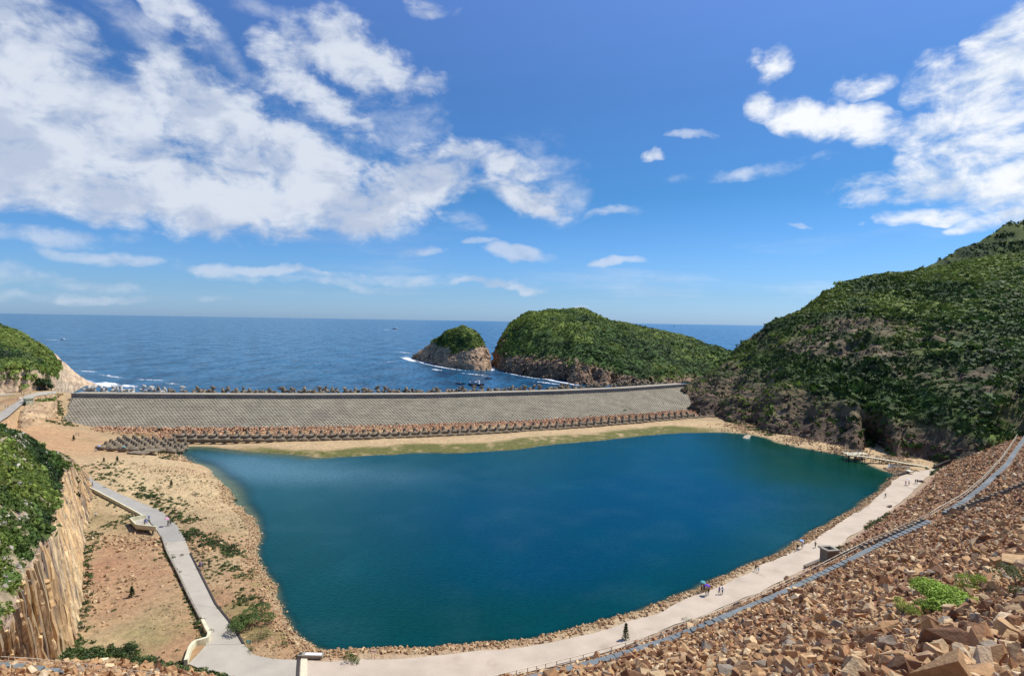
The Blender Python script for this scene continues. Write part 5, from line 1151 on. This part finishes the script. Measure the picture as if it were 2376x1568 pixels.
def platform():
    z = 3.1; P = [G(302, 1209, z), G(337, 1201.5, z), G(362, 1229, z), G(316, 1224, z)]; c = sum(P) / 4
    e = empty('viewing_platform', c, 0, 'raised viewing platform with cream walls beside the road bend', 'platform')
    m = MB(); V = [p - c for p in P] + [p - c - A([0, 0, .35]) for p in P]; m.add(V, [(0, 1, 2, 3), (4, 7, 6, 5), (0, 4, 5, 1), (1, 5, 6, 2), (2, 6, 7, 3), (3, 7, 4, 0)]); m.build('floor_slab', M_ROAD, e)
    for a_, b_ in ((0, 1), (3, 0), (2, 3)):
        p, q = P[a_], P[b_]; d = q - p; L_ = np.linalg.norm(d[:2]); MB().box((0, 0, .45), (L_ + .2, .35, .95)).build('parapet', M_WALLY, e, loc=(p + q) / 2 - c, rot=(0, 0, math.atan2(d[1], d[0])))
    for k in range(4): MB().box((0, 0, -1.5), (.4, .4, 2.6)).build('support', M_KERB, e, loc=(P[k] - c) * .8)
    MB().tube([(0, 0, .1), (.2, 0, .5), (1.0, 0, .5), (1.0, 0, 0)], .05, 5).build('handrail', M_STEEL, e)
platform()
def culvert():
    e = empty('culvert_slab', G(721, 1522, 1.4), -.03, 'pale concrete slab with grating at the water edge', 'slab'); s = 1400 / 100.
    MB().box((0, 0, .15), (4.1, 1.0, .5)).build('slab', M_KERB, e); MB().box((.45, 0, .43), (2.7, .75, .06)).build('cover', M_WHITE, e); MB().box((-1.7, 0, .43), (.5, .6, .08)).build('grate', M_DARKST, e)
    a_, b_ = G(693, 1526, 1.33), G(689, 1600, 1.33); c = (a_ + b_) / 2; d = b_ - a_; r = math.atan2(d[1], d[0]); L_ = np.linalg.norm(d)
    e = empty('drain_channel', c, r, 'dark grated drain crossing the road beside a beige slab', 'drain'); MB().box((0, 0, .0), (L_, .5, .12)).build('grate', M_DARKST, e)
    MB().box((0, .85, -.0), (L_, 1.0, .10)).build('slab', M_DECK, e)
culvert()
def sign(px, py, z, label, m, two, w=.5, h=1.4, bh=.4):
    p = march(px, py); e = empty('sign', p, .1, label, 'sign')
    for dx in ((-w / 2 + .06, w / 2 - .06) if two else (0,)): MB().tube([(dx, 0, -.2), (dx, 0, h)], .03, 5).build('post', M_RED if two else M_STEEL, e)
    MB().box((0, -.06, h - bh / 2), (w, .05, bh)).build('board', m, e)
    if two: MB().box((0, -.10, h - bh * .3), (w * .7, .03, bh * .35)).build('panel', M_RED, e)
    else: MB().box((0, -.10, h - bh * .5), (w * .6, .03, bh * .3)).build('panel', M_WHITE, e)
sign(866, 1528, 1.3, 'red and white warning sign on two posts at the water edge', M_WHITE, True, .62, 1.45); sign(577, 1499, 1.5, 'small green sign on a post beside the road bend', M_SIGNG, False, .75, 1.1, .55)
def hut():
    p = G(66, 939, 13.4); e = empty('hut', (p[0], p[1], 12.9), -.62, 'pale green flat roofed hut beside the upper road', 'hut'); w, d, h = 3.9, 2.8, 3.4
    MB().box((0, 0, h / 2), (w, d, h)).build('wall', M_HUT, e); MB().box((0, 0, h + .12), (w + .5, d + .5, .24)).build('roof', M_HUTR, e)
    MB().box((w / 2 + .03, .2, 1.25), (.08, 1.0, 2.1)).build('door', M_WALLY, e); MB().box((-.6, -d / 2 - .03, 2.1), (1.0, .08, .7)).build('window', M_HUTR, e)
hut()
def car(px, py, z, rz, m, label):
    p = G(px, py, z); e = empty('parked_car', p, rz, label, 'car', 'cars parked under the tree'); b = MB()
    pr = [(-2.1, .3), (-2.15, .85), (-1.7, .95), (-1.15, 1.45), (.6, 1.48), (1.15, .98), (2.05, .85), (2.15, .35)]; n = len(pr); V = [(x, -.82, z_) for x, z_ in pr] + [(x, .82, z_) for x, z_ in pr]
    b.add(V, [tuple(range(n)), tuple(range(2 * n - 1, n - 1, -1))] + [(i, i + n, (i + 1) % n + n, (i + 1) % n) for i in range(n)]); b.build('body', m, e)
    MB().box((-.28, 0, 1.2), (1.5, 1.68, .34)).build('side_window', M_GLASS, e)
    wm = MB().tube([(0, -.1, 0), (0, .1, 0)], .33, 10).mesh('wheel', M_BLACK)
    for x in (-1.35, 1.35):
        for y in (-.8, .8): obj('wheel', wm, e, (x, y, .33))
car(75, 905, 14.9, .1, M_HULL, 'dark parked car leftmost under the spreading tree'); car(88, 905, 14.9, .1, mat('teal_paint', (.10, .32, .30), rough=.4, vary=0), 'teal parked car in the middle under the spreading tree'); car(102, 905.4, 14.9, .1, M_BLACK, 'black parked car rightmost under the spreading tree')
# ------------------------------------------------------------------ jetty and weir at the far right end of the pool
def jetty():
    L = [G(1966, 1055, 2.6), G(2010, 1059.5, 2.5), (G(2070, 1069, 2.2)), G(2115, 1077, 1.9), G(2155, 1083, 1.45)]; Q = resample(L, 20); o0 = Q[0]; e = empty('footbridge', o0, 0, 'long pale timber footbridge along the foot of the cave cliff', 'bridge')
    for i in range(19):
        a_, b_ = Q[i], Q[i + 1]; d = b_ - a_; MB().box((0, 0, 0), (np.linalg.norm(d) * .96, 1.8, .16)).build('deck_panel', M_DECK, e, loc=(a_ + b_) / 2 - o0, rot=(0, -math.atan2(d[2], np.hypot(d[0], d[1])), math.atan2(d[1], d[0])))
        if i % 2 == 0 and i < 15:
            for s_ in (-.8, .8): MB().tube([(0, 0, -4.6), (0, 0, -.1)], .13, 6).build('pile', M_DARKST, e, loc=a_ - o0 + A([0, s_, 0]))
    MB().tube([q - o0 + A([0, -.85, -.22]) for q in Q], .14, 4).build('beam', M_DARKST, e)
    for s_ in (-.85, .85):
        pm = MB().tube([(0, 0, 0), (0, 0, 1.1)], .045, 5).mesh('post', M_STEEL)
        for q in Q: obj('post', pm, e, q - o0 + A([0, s_, 0]))
        MB().tube([q - o0 + A([0, s_, 1.1]) for q in Q], .04, 5).build('rail', M_STEEL, e)
    c = G(1992, 1054.5, 2.6) + A([0, 2.2, 0]); e = empty('jetty_platform', c, .1, 'pale timber platform at the left end of the footbridge', 'platform')
    for k in range(6): MB().box((-3.9 + k * 1.56, 0, 0), (1.5, 4.4, .2)).build('deck_panel', M_DECK, e)
    for x in (-4.4, -1.5, 1.5, 4.4):
        for y in (-1.9, 1.9): MB().tube([(x, y, -4.8), (x, y, -.1)], .16, 6).build('pile', M_DARKST, e)
    for x in (-4.6, -2.3, 0, 2.3, 4.6): MB().tube([(x, 2.1, 0), (x, 2.1, 1.1)], .045, 5).build('post', M_STEEL, e)
    MB().tube([(-4.6, 2.1, 1.1), (4.6, 2.1, 1.1)], .045, 5).build('rail', M_STEEL, e)
    # stone-paved apron
    P = [G(2062, 1076, 1.6), G(2112, 1083, 1.5), G(2100, 1099, -.3), G(2058, 1092, -.4)]; c = P[0]; m = MB(); V = [p - c for p in P] + [p - c - A([0, 0, 1]) for p in P]; m.add(V, [(3, 2, 1, 0), (0, 1, 5, 4), (1, 2, 6, 5), (2, 3, 7, 6), (3, 0, 4, 7)])
    tag(m.build('stone_apron', mat('stone_apron', (.13, .135, .14), vary=.5, vs=1.2, bump=.8, bs=1.5), None, loc=[float(v) for v in c]), 'grey stone paved apron sloping into the water under the footbridge', 'apron')
    wall_line([G(2064.5, 1077, 2.0), G(2059, 1088, .3)], .35, .35, M_WHITE, 'apron_kerb', 'white sloping kerb at the edge of the stone apron', 'kerb')
    wall_line([G(2064, 1113, .4), G(2080, 1106, 1.2), G(2108, 1096, 1.5)], .7, .7, M_DARKST, 'retaining_wall', 'dark retaining wall running from the water to the path end', 'wall')
    p = G(2110, 1096, 1.6); tag(MB().box((0, 0, .5), (1.8, 2.6, .5)).build('concrete_block', M_DECK, None, loc=[float(v) for v in p]), 'pale concrete block at the end of the retaining wall', 'block')
    wall_line([G(2168, 1086, 1.5), G(2185, 1078, 2.5), G(2205, 1070, 4)], .8, .8, M_DARKST, 'retaining_wall', 'dark retaining wall at the foot of the rubble slope by the path end', 'wall')
jetty()
def boulder(px, py, z, s, label, me, sc=(1, 1, .7), m=None):
    p = G(px, py, z); o = obj('boulder', me, None, p, (0.1, .2, random.uniform(0, 6)), (s * sc[0], s * sc[1], s * sc[2])); return tag(o, label, 'boulder')
def rmesh(seed, m):
    v, f_, _ = rockt(seed, 16); me = bpy.data.meshes.new('boulder'); me.from_pydata([tuple(a) for a in v], [], [tuple(map(int, a)) for a in f_]); me.materials.append(m); return me
DK = mat('dark_boulder', (.17, .12, .09), vary=.3, bump=.5, bs=3); PL = mat('pale_boulder', (.50, .42, .30), vary=.2, bump=.5, bs=3)
boulder(2136.5, 1116, 1.5, 2.0, 'dark boulder lying on the path near the walking pair', rmesh(1, DK), (1.2, .8, .6)); boulder(2063.7, 1174.5, 1.5, 1.6, 'dark square boulder on the slope side of the path', rmesh(2, DK), (1, .8, .8)); boulder(2050, 1197 + 6, 1.5, 1.2, 'small dark boulder at the path edge below the square one', rmesh(3, DK))
boulder(1733, 1014.5, .2, 5.0, 'pale flat rock standing alone in the far end of the pool', rmesh(4, PL), (1.15, .8, .42))
boulder(1709 - 0.1, 1327 + 8, .6, 1.6, 'pale boulder at the waterline of the curved path', rmesh(6, PL)); boulder(1397, 1446 + 3, .5, 1.5, 'pale boulder at the waterline below the small conifer', rmesh(7, PL)); boulder(1112 + 70, 1491 - 2, .5, 1.2, 'pale boulder at the waterline left of centre', rmesh(8, PL))
boulder(692 - 2, 1488, .4, 1.3, 'pale boulder at the waterline by the culvert slab', rmesh(9, PL))
boulder(1590 - 0, 1372 + 10, 0.5, .9, 'dark boulder at the waterline near the group with umbrellas', rmesh(10, DK))
# ------------------------------------------------------------------ boats
def hull(L, B, Dp, m, e, name='hull', zs=0.0):
    mb = MB(); st_ = [(-.5, .72, .95, 1.0), (-.3, .95, .85, 1), (0, 1.0, .8, 1), (.25, .85, .9, 1), (.42, .45, 1.1, 1), (.5, .03, 1.3, .4)]; V = []; Fc = []
    for t, b, hz_, kb in st_:
        x = t * L; V += [(x, -B / 2 * b, Dp * hz_), (x, -B / 2 * b * .75, 0), (x, 0, -Dp * .35 * kb), (x, B / 2 * b * .75, 0), (x, B / 2 * b, Dp * hz_)]
    for i in range(5):
        for k in range(4): Fc.append((i * 5 + k, i * 5 + k + 1, i * 5 + 6 + k, i * 5 + 5 + k))
        Fc.append((i * 5 + 4, i * 5, i * 5 + 5, i * 5 + 9))
    Fc.append((4, 3, 2, 1, 0)); mb.add(V, Fc); return mb.build(name, m, e)
def bigboat():
    p = G(1105, 894.5, 0); e = empty('motor_boat', p, -.18, 'large dark hulled boat with white cabin anchored behind the dam', 'boat'); hull(13.5, 4.2, 1.7, M_HULL, e)
    MB().box((-1.2, 0, 2.35), (8.0, 3.2, 1.5)).build('cabin', M_WHITE, e); MB().box((-1.6, 0, 3.3), (8.6, 3.6, .22)).build('canopy', M_WHITE, e); MB().box((2.0, 0, 3.9), (2.0, 2.2, 1.1)).build('wheelhouse', M_WHITE, e)
    for x in (-4.2, -2.6, -1.0, .6): 
        for y in (-1.62, 1.62): MB().box((x, y, 2.5), (1.0, .08, .7)).build('window', M_GLASS, e)
    MB().box((2.0, -1.12, 4.0), (1.5, .08, .5)).build('window', M_GLASS, e); MB().box((-3, 0, 3.75), (3.6, 2.8, .6), top=.9).build('awning', mat('blue_awning', (.08, .12, .25), vary=.1), e)
    MB().tube([(1.2, 0, 4.4), (1.2, 0, 7.0)], .06, 5).build('mast', M_WHITE, e); MB().tube([(3, 1.4, 1.8), (5.4, .9, 2.6), (6.6, 0, 3.0)], .04, 5).build('bow_rail', M_WHITE, e)
def smallboat(px, py, L, rz, label):
    p = G(px, py, 0); e = empty('small_boat', p, rz, label, 'boat'); hull(L, 2.1, .9, M_HULL, e); MB().box((-.8, 0, 1.3), (L * .35, 1.4, .9)).build('cabin', M_WHITE, e)
    MB().box((-.8, 0, 1.85), (L * .42, 1.7, .12)).build('canopy', M_DARKST, e); MB().tube([(1, -.9, .9), (1, 0, 1.1), (1, .9, .9)], .05, 5).build('thwart', M_DECK, e)
bigboat(); smallboat(1067, 890.5, 8.5, -.12, 'small dark boat left of the large boat'); smallboat(1133, 878.3, 7.2, -.05, 'small dark boat nearest the gap between the islands')
def ferry(px, py, L, label, rz=0.0):
    p = G(px, py, 0); e = empty('ferry', p, rz, label, 'boat'); hull(L, L * .26, L * .09, M_WHITE, e); MB().box((-L * .05, 0, L * .13), (L * .62, L * .22, L * .10)).build('cabin', M_WHITE, e); MB().box((0, 0, L * .21), (L * .36, L * .18, L * .07)).build('upper_deck', M_WHITE, e)
    MB().box((-L * .05, -L * .112, L * .14), (L * .55, .2, L * .03)).build('window', M_GLASS, e); MB().tube([(0, 0, L * .2), (0, 0, L * .36)], L * .012, 5).build('mast', M_WHITE, e)
ferry(917, 764.5, 40, 'white ferry with a long wake far out on the sea'); ferry(1565, 757.8, 60, 'tiny white ship near the horizon right of the large island'); ferry(146, 788.5, 12, 'tiny white speedboat ahead of a thin wake beyond the headland')
M_FOAM = bpy.data.materials.new('foam'); M_FOAM.use_nodes = True
def foam():
    nt = M_FOAM.node_tree; N = nt.nodes; L = nt.links; b = N['Principled BSDF']; b.inputs['Base Color'].default_value = (.85, .88, .9, 1); b.inputs['Roughness'].default_value = .9
    g = N.new('ShaderNodeNewGeometry'); mp = N.new('ShaderNodeMapping'); mp.inputs['Scale'].default_value = (1, .35, 1); L.new(g.outputs['Position'], mp.inputs[0]); t = N.new('ShaderNodeTexNoise'); t.inputs['Scale'].default_value = .45; t.inputs['Detail'].default_value = 6; L.new(mp.outputs[0], t.inputs['Vector'])
    a = N.new('ShaderNodeAttribute'); a.attribute_name = 'dens'; m1 = N.new('ShaderNodeMath'); m1.operation = 'ADD'; L.new(t.outputs[0], m1.inputs[0]); L.new(a.outputs['Fac'], m1.inputs[1])
    mr = N.new('ShaderNodeMapRange'); mr.inputs[1].default_value = .92; mr.inputs[2].default_value = 1.15; L.new(m1.outputs[0], mr.inputs[0]); tr = N.new('ShaderNodeBsdfTransparent'); ms = N.new('ShaderNodeMixShader'); L.new(mr.outputs[0], ms.inputs[0]); L.new(tr.outputs[0], ms.inputs[1]); L.new(b.outputs[0], ms.inputs[2]); L.new(ms.outputs[0], N['Material Output'].inputs[0])
    V = []; Fc = []; Dn = []
    for line, w, den in FOAM:
        S = smoothline([G(x, y, .12) for x, y in line], max(8, len(line) * 6)); n = len(S); b0 = len(V)
        for i, p in enumerate(S):
            tt = S[min(i + 1, n - 1)] - S[max(i - 1, 0)]; nn = A([-tt[1], tt[0], 0]) / (np.hypot(tt[0], tt[1]) + 1e-9) * w
            e = math.sin(math.pi * (i + .5) / n) ** .4
            for q, k in ((-1, 0), (-.4, 1), (.4, 1), (1, 0)): V.append(p + nn * q); Dn.append(den * k * e)
        for i in range(n - 1):
            for k in range(3): Fc.append((b0 + i * 4 + k, b0 + i * 4 + k + 1, b0 + i * 4 + 5 + k, b0 + i * 4 + 4 + k))
    tag(obj('sea_foam', mesh_np('sea_foam', V, Fc, M_FOAM, None, True, dict(dens=Dn))), kind='stuff', label='white surf around the island rocks and wakes')
FOAM = [([(935, 824), (958, 833), (985, 843), (1030, 853), (1060, 857.5), (1095, 862), (1139, 862)], 5, .66), ([(936, 828), (955, 834), (970, 840)], 13, .75), ([(903, 816), (930, 817), (960, 821)], 5, .58), ([(888, 840), (928, 838)], 5, .52),
    ([(1003, 855), (1014, 858), (1026, 860)], 6, .6), ([(1055, 864), (1100, 868), (1149, 874)], 5, .54), ([(1160, 862), (1200, 870), (1250, 879), (1290, 882)], 3, .6), ([(1232, 884), (1270, 888), (1306, 893)], 5, .58), ([(1258, 877), (1290, 884), (1320, 889), (1350, 895)], 5, .8),
    ([(177, 860), (232, 863)], 5, .58), ([(227, 867), (260, 873), (292, 879)], 6, .52), ([(306, 880), (350, 881), (392, 883)], 5, .55), ([(226, 887), (245, 890), (271, 897)], 11, .85), ([(273, 891), (295, 895), (317, 899)], 8, .6), ([(384, 888), (420, 892)], 5, .5),
    ([(888, 765.3), (907, 765)], 14, .8), ([(907, 765.6), (926, 765.6)], 12, .75), ([(100, 788), (144, 789)], 8, .62), ([(1136, 837), (1146, 842)], 6, .7), ([(1140, 862), (1148, 850)], 4, .6), ([(150, 870), (185, 880), (225, 890)], 6, .62), ([(1128, 880.3), (1142, 880)], 2, .3), ([(1225, 795), (1240, 796)], 6, .45)]
foam()
# ------------------------------------------------------------------ people
def person_mesh(pose):
    J = dict(pel=(0, 0, .94), ab=(0, 0, 1.12), ch=(0, .0, 1.32), nk=(0, 0, 1.49), hd=(0, .02, 1.58), tp=(0, .015, 1.70), shl=(-.17, 0, 1.42), shr=(.17, 0, 1.42))
    if pose == 'walk1': J.update(ell=(-.22, .12, 1.17), hal=(-.21, .30, 1.0), elr=(.23, -.14, 1.16), har=(.24, -.12, .92), kl=(-.09, -.02, .50), al=(-.10, -.30, .14), fl=(-.10, -.20, .03), kr=(.09, .22, .52), ar=(.09, .26, .09), fr=(.09, .42, .04))
    elif pose == 'walk2': J.update(ell=(-.23, -.16, 1.17), hal=(-.25, -.10, .93), elr=(.22, .14, 1.18), har=(.20, .32, 1.06), kl=(-.09, .18, .52), al=(-.09, .20, .09), fl=(-.09, .35, .04), kr=(.09, .0, .50), ar=(.10, -.28, .13), fr=(.10, -.18, .03))
    elif pose == 'umb': J.update(ell=(-.22, -.02, 1.16), hal=(-.24, .05, .92), elr=(.24, .10, 1.20), har=(.14, .26, 1.36), kl=(-.09, .08, .5), al=(-.09, .0, .09), fl=(-.09, .14, .04), kr=(.09, .14, .51), ar=(.09, .20, .09), fr=(.09, .34, .04))
    elif pose == 'sit':
        J = {k: (v[0], v[1], v[2] - .48) for k, v in J.items()}; J.update(ell=(-.22, .08, .72), hal=(-.14, .28, .6), elr=(.22, .08, .72), har=(.14, .28, .6), kl=(-.12, .42, .50), al=(-.12, .44, .09), fl=(-.12, .58, .04), kr=(.12, .42, .50), ar=(.12, .44, .09), fr=(.12, .58, .04))
    else: J.update(ell=(-.23, -.02, 1.16), hal=(-.24, .06, .91), elr=(.23, -.02, 1.16), har=(.24, .06, .91), kl=(-.10, .02, .50), al=(-.12, .0, .09), fl=(-.12, .14, .04), kr=(.10, .02, .50), ar=(.12, .0, .09), fr=(.12, .14, .04))
    z0 = J['pel'][2]; J['hl'] = (-.09, 0, z0 - .06); J['hr'] = (.09, 0, z0 - .06)
    rad = dict(pel=(.14, .10), ab=(.125, .09), ch=(.15, .10), nk=(.055, .055), hd=(.085, .10), tp=(.07, .08), shl=(.06, .06), shr=(.06, .06), ell=(.045, .045), elr=(.045, .045), hal=(.036, .036), har=(.036, .036), hl=(.09, .09), hr=(.09, .09), kl=(.062, .062), kr=(.062, .062), al=(.042, .042), ar=(.042, .042), fl=(.038, .03), fr=(.038, .03))
    ks = list(J); E = [('pel', 'ab'), ('ab', 'ch'), ('ch', 'nk'), ('nk', 'hd'), ('hd', 'tp'), ('ch', 'shl'), ('shl', 'ell'), ('ell', 'hal'), ('ch', 'shr'), ('shr', 'elr'), ('elr', 'har'), ('pel', 'hl'), ('hl', 'kl'), ('kl', 'al'), ('al', 'fl'), ('pel', 'hr'), ('hr', 'kr'), ('kr', 'ar'), ('ar', 'fr')]
    me = bpy.data.meshes.new('tmp'); me.from_pydata([J[k] for k in ks], [(ks.index(a), ks.index(b)) for a, b in E], []); o = bpy.data.objects.new('tmp', me); COL.objects.link(o)
    md = o.modifiers.new('s', 'SKIN'); sv = me.skin_vertices[0].data
    for i, k in enumerate(ks): sv[i].radius = rad[k]; sv[i].use_root = (k == 'pel')
    o.modifiers.new('b', 'SUBSURF').levels = 1; dg = bpy.context.evaluated_depsgraph_get(); dg.update(); r = bpy.data.meshes.new_from_object(o.evaluated_get(dg)); bpy.data.objects.remove(o); bpy.data.meshes.remove(me)
    sit = pose == 'sit'; b = z0
    for m in range(5): r.materials.append(M_BLACK)
    for p in r.polygons:
        z = p.center[2] - b; x, y = abs(p.center[0]), p.center[1]; p.use_smooth = True
        if z > .57: m = 4 if (z > .70 or y < -.01) else 0
        elif z > .50: m = 0
        elif z > .02 and not (x > .17 and z < .22): m = 1
        elif x > .17 and z > -.12: m = 0
        elif p.center[2] < .09: m = 3
        elif p.center[2] < (.45 if not sit else .35): m = 2
        else: m = 2
        p.material_index = m
    r.name = 'person'; return r
PM = {k: person_mesh(k) for k in ('walk1', 'walk2', 'umb', 'stand', 'sit')}
_mc = {}
def flat(c):
    if c not in _mc: _mc[c] = mat('cloth', c, rough=.85, vary=.08, vs=6)
    return _mc[c]
SKIN = (.42, .25, .17)
CC = dict(black=(.015, .015, .018), white=(.75, .74, .72), blue=(.05, .12, .5), lblue=(.3, .5, .75), red=(.5, .05, .06), grey=(.2, .2, .21), navy=(.02, .03, .10), pink=(.75, .3, .45), teal=(.1, .4, .4), olive=(.15, .14, .07), purple=(.16, .08, .5), beige=(.5, .42, .3), brown=(.14, .08, .05))
def umbrella(p, c, label, s=1.0):
    e = empty('umbrella', p, 0, label, 'umbrella'); m = MB(); V = [(0, 0, .28 * s)]; n = 10
    for r_, z_ in ((.28, .24), (.48, .12), (.60, -.02)):
        for k in range(n): a_ = 6.2832 * k / n; V.append((math.cos(a_) * r_ * s, math.sin(a_) * r_ * s, z_ * s))
    Fc = [(0, 1 + k, 1 + (k + 1) % n) for k in range(n)] + [(1 + r_ * n + k, 1 + r_ * n + n + k, 1 + r_ * n + n + (k + 1) % n, 1 + r_ * n + (k + 1) % n) for r_ in range(2) for k in range(n)]
    m.add(V, Fc); m.build('canopy', flat(CC[c]), e); MB().tube([(0, 0, -.75), (0, 0, .32)], .012, 5).build('shaft', M_STEEL, e)
def person(px, py, label, top='black', bot='black', pose='walk1', face=0.0, umb=None, z=None, hair='black', h=1.0, ulabel=None):
    p = march(px, py) if z is None else G(px, py, z); 
    if z is None:
        for P_ in (PATHP, ROADP):
            if inside(np.array([p[:2]]), P_)[0]: p[2] += .16; break
    me = PM[pose]; o = bpy.data.objects.new('person', me); o.location = p; o.rotation_euler = (0, 0, face); o.scale = (h, h, h); put(o); tag(o, label, 'person')
    for i, c in enumerate((SKIN, CC[top], CC[bot], CC['black'], CC[hair])): o.material_slots[i].link = 'OBJECT'; o.material_slots[i].material = flat(c)
    if umb:
        d = Matrix.Rotation(face, 3, 'Z') @ Vector((.14, .26, 0)); umbrella((p[0] + d.x, p[1] + d.y, p[2] + 2.05 * h), umb, ulabel)
PEOPLE = [(214.7, 1131, 'person in dark clothes walking alone at the top of the lower road', 'grey', 'navy', 'walk1', 2.6), (193.5, 1203, 'person in a red shirt at the foot of the near cliff', 'red', 'grey', 'stand', 1), (222.3, 1202, 'person in white top on the rocks by the near cliff foot', 'white', 'brown', 'walk2', 1.2),
    (390, 1222, 'person under a pink umbrella on the grey road', 'black', 'black', 'umb', 2.8, 'pink', 'pink umbrella held over a walker on the grey road'), (395, 1222, 'person in black walking right beside the pink umbrella', 'black', 'brown', 'walk1', 2.8),
    (464, 1320, 'person in purple with a pink bag walking down the lower road', 'purple', 'navy', 'walk1', -2.6), (470, 1322, 'person in grey walking beside the one in purple', 'grey', 'black', 'walk2', -2.6), (484.8, 1315.5, 'person in black standing on the stones right of the road', 'black', 'brown', 'stand', 1),
    (177, 1009, 'person in white shirt, left of the pair near the quarried spur', 'white', 'grey', 'walk1', 1), (182.3, 1011, 'person in beige shirt, right of the pair near the quarried spur', 'beige', 'black', 'walk2', 1.2), (229.5, 1047, 'person under a blue umbrella in front of the dolos block', 'navy', 'black', 'umb', 1, 'lblue', 'light blue umbrella in front of the dolos block'),
    (223, 1048.5, 'small person in white beside the blue umbrella', 'white', 'grey', 'stand', 1), (243.4, 1041, 'person in dark clothes between blue umbrella and dolos block', 'black', 'navy', 'walk1', 1), (253, 1038, 'person in a red top before the dolos block', 'red', 'white', 'stand', 1), (266, 1040, 'person in blue before the dolos block', 'lblue', 'navy', 'walk2', 1), (288, 1049, 'person under a teal umbrella beside the flat slabs', 'black', 'grey', 'umb', 1, 'teal', 'teal umbrella beside the flat slabs'),
    (1627.6, 1377, 'person in black leading the group of four on the path', 'black', 'black', 'walk1', 2.2), (1633.5, 1374.5, 'person under the teal umbrella in the group of four', 'navy', 'black', 'umb', 2.2, 'teal', 'pale teal umbrella in the group on the path'), (1638, 1383, 'person in olive under the purple umbrella on the path', 'olive', 'black', 'walk2', 2.2), (1643.5, 1384, 'person holding the purple umbrella in the group on the path', 'black', 'grey', 'umb', 2.2, 'purple', 'purple umbrella in the group on the path'),
    (1668.8, 1382, 'left walker of the pair following the group of four', 'purple', 'black', 'walk1', 2.2), (1676, 1382, 'right walker of the pair following the group of four', 'lblue', 'black', 'walk2', 2.2), (1753.5, 1327.5, 'person in black at the water edge of the path, taller of a pair', 'black', 'black', 'walk1', 2.2), (1759.5, 1330.5, 'child in pale blue walking beside the tall person in black', 'lblue', 'white', 'walk2', 2.2),
    (1850.4, 1279.5, 'person in black ahead of the pale umbrella', 'black', 'black', 'walk1', 2.2), (1861.7, 1274.8, 'person under a pale umbrella on the path before the concrete box', 'white', 'beige', 'umb', 2.2, 'lblue', 'pale blue umbrella on the path before the concrete box'), (1891.7, 1273, 'person in black walking alone beside the concrete box', 'black', 'brown', 'walk2', 2.2), (2054.5, 1156.5, 'person in grey walking alone on the narrow far part of the path', 'grey', 'navy', 'walk1', 2.2),
    (2101.5, 1127, 'person in pink at the left of the far pair on the path', 'pink', 'navy', 'walk2', 2.2), (2109, 1126.5, 'person in white on the far part of the path', 'white', 'black', 'umb', 2.2, 'white', 'white umbrella on the far part of the path'), (2124, 1123.5, 'person in black left of the two nearest the dark boulder', 'black', 'brown', 'walk1', 2.2), (2128, 1123.5, 'person in black right of the two nearest the dark boulder', 'black', 'black', 'walk2', 2.2)]
for q in PEOPLE:
    px, py, lab, tp_, bt, ps, fc = q[:7]; person(px, py, lab, tp_, bt, ps, fc, *(q[7:8]), ulabel=q[8] if len(q) > 8 else None, h=.8 if 'child' in lab or 'small person' in lab else 1.03)
for px, py, lab, t_, b_, ps in ((1970, 1055.5, 'person in black at the left end of the timber platform', 'black', 'grey', 'stand'), (1974.5, 1055, 'person in white second on the timber platform', 'white', 'navy', 'stand'), (1979, 1054, 'person in pink third on the timber platform', 'pink', 'black', 'stand'), (1990, 1056, 'person in bright blue on the timber platform', 'blue', 'navy', 'stand'), (1992.5, 1054, 'person in pale blue behind the one in bright blue on the platform', 'lblue', 'red', 'stand'), (2001, 1053, 'person in beige at the right of the timber platform', 'beige', 'black', 'walk1')):
    person(px, py, lab, t_, b_, ps, 1.0, z=2.75)
for px, py, lab, t_, b_, ps in ((50, 916.3, 'person on the upper road, left of the pair by the road fork', 'black', 'black', 'walk1'), (55.6, 915.6, 'person on the upper road, right of the pair by the road fork', 'navy', 'grey', 'walk2'), (70.2, 914.5, 'person walking alone nearest the tree on the upper road', 'grey', 'black', 'walk1'), (40.2, 929, 'person at the edge of the upper road by the hut', 'navy', 'black', 'stand'), (12.5, 946, 'left one of the two walkers lowest on the upper road', 'pink', 'grey', 'walk1'), (18.7, 946, 'right one of the two walkers lowest on the upper road', 'black', 'grey', 'walk2')):
    person(px, py, lab, t_, b_, ps, 2.0, z=13.9 if py > 920 else 14.9)
person(47, 933, 'person under a purple umbrella next to the hut', 'white', 'navy', 'umb', 1, 'white', z=13.6, ulabel='white and violet umbrella next to the hut')
person(338, 1213, 'person in blue sitting on the wall of the viewing platform', 'blue', 'navy', 'sit', -2, z=3.75); person(345.5, 1209, 'person in blue and white hat beside the viewing platform', 'blue', 'grey', 'stand', 1, z=3.2, hair='white'); person(335.5, 1219, 'person in grey inside the viewing platform', 'grey', 'black', 'stand', 1, z=3.15)
# flat slabs beside the dolos block
for a_, b_, lab in (((305, 1049), (340, 1051), 'dark flat concrete slab in front of the dolos block, left one'), ((335, 1045), (368, 1046), 'dark flat concrete slab in front of the dolos block, right one')):
    p, q = G(*a_, 2.8), G(*b_, 2.8); tag(MB().box((0, 0, 0), (np.linalg.norm(q - p), 4.6, .7)).build('concrete_slab', M_DOLOS, None, loc=[float(v) for v in (p + q) / 2], rot=(0, 0, math.atan2((q - p)[1], (q - p)[0]))), lab, 'slab')
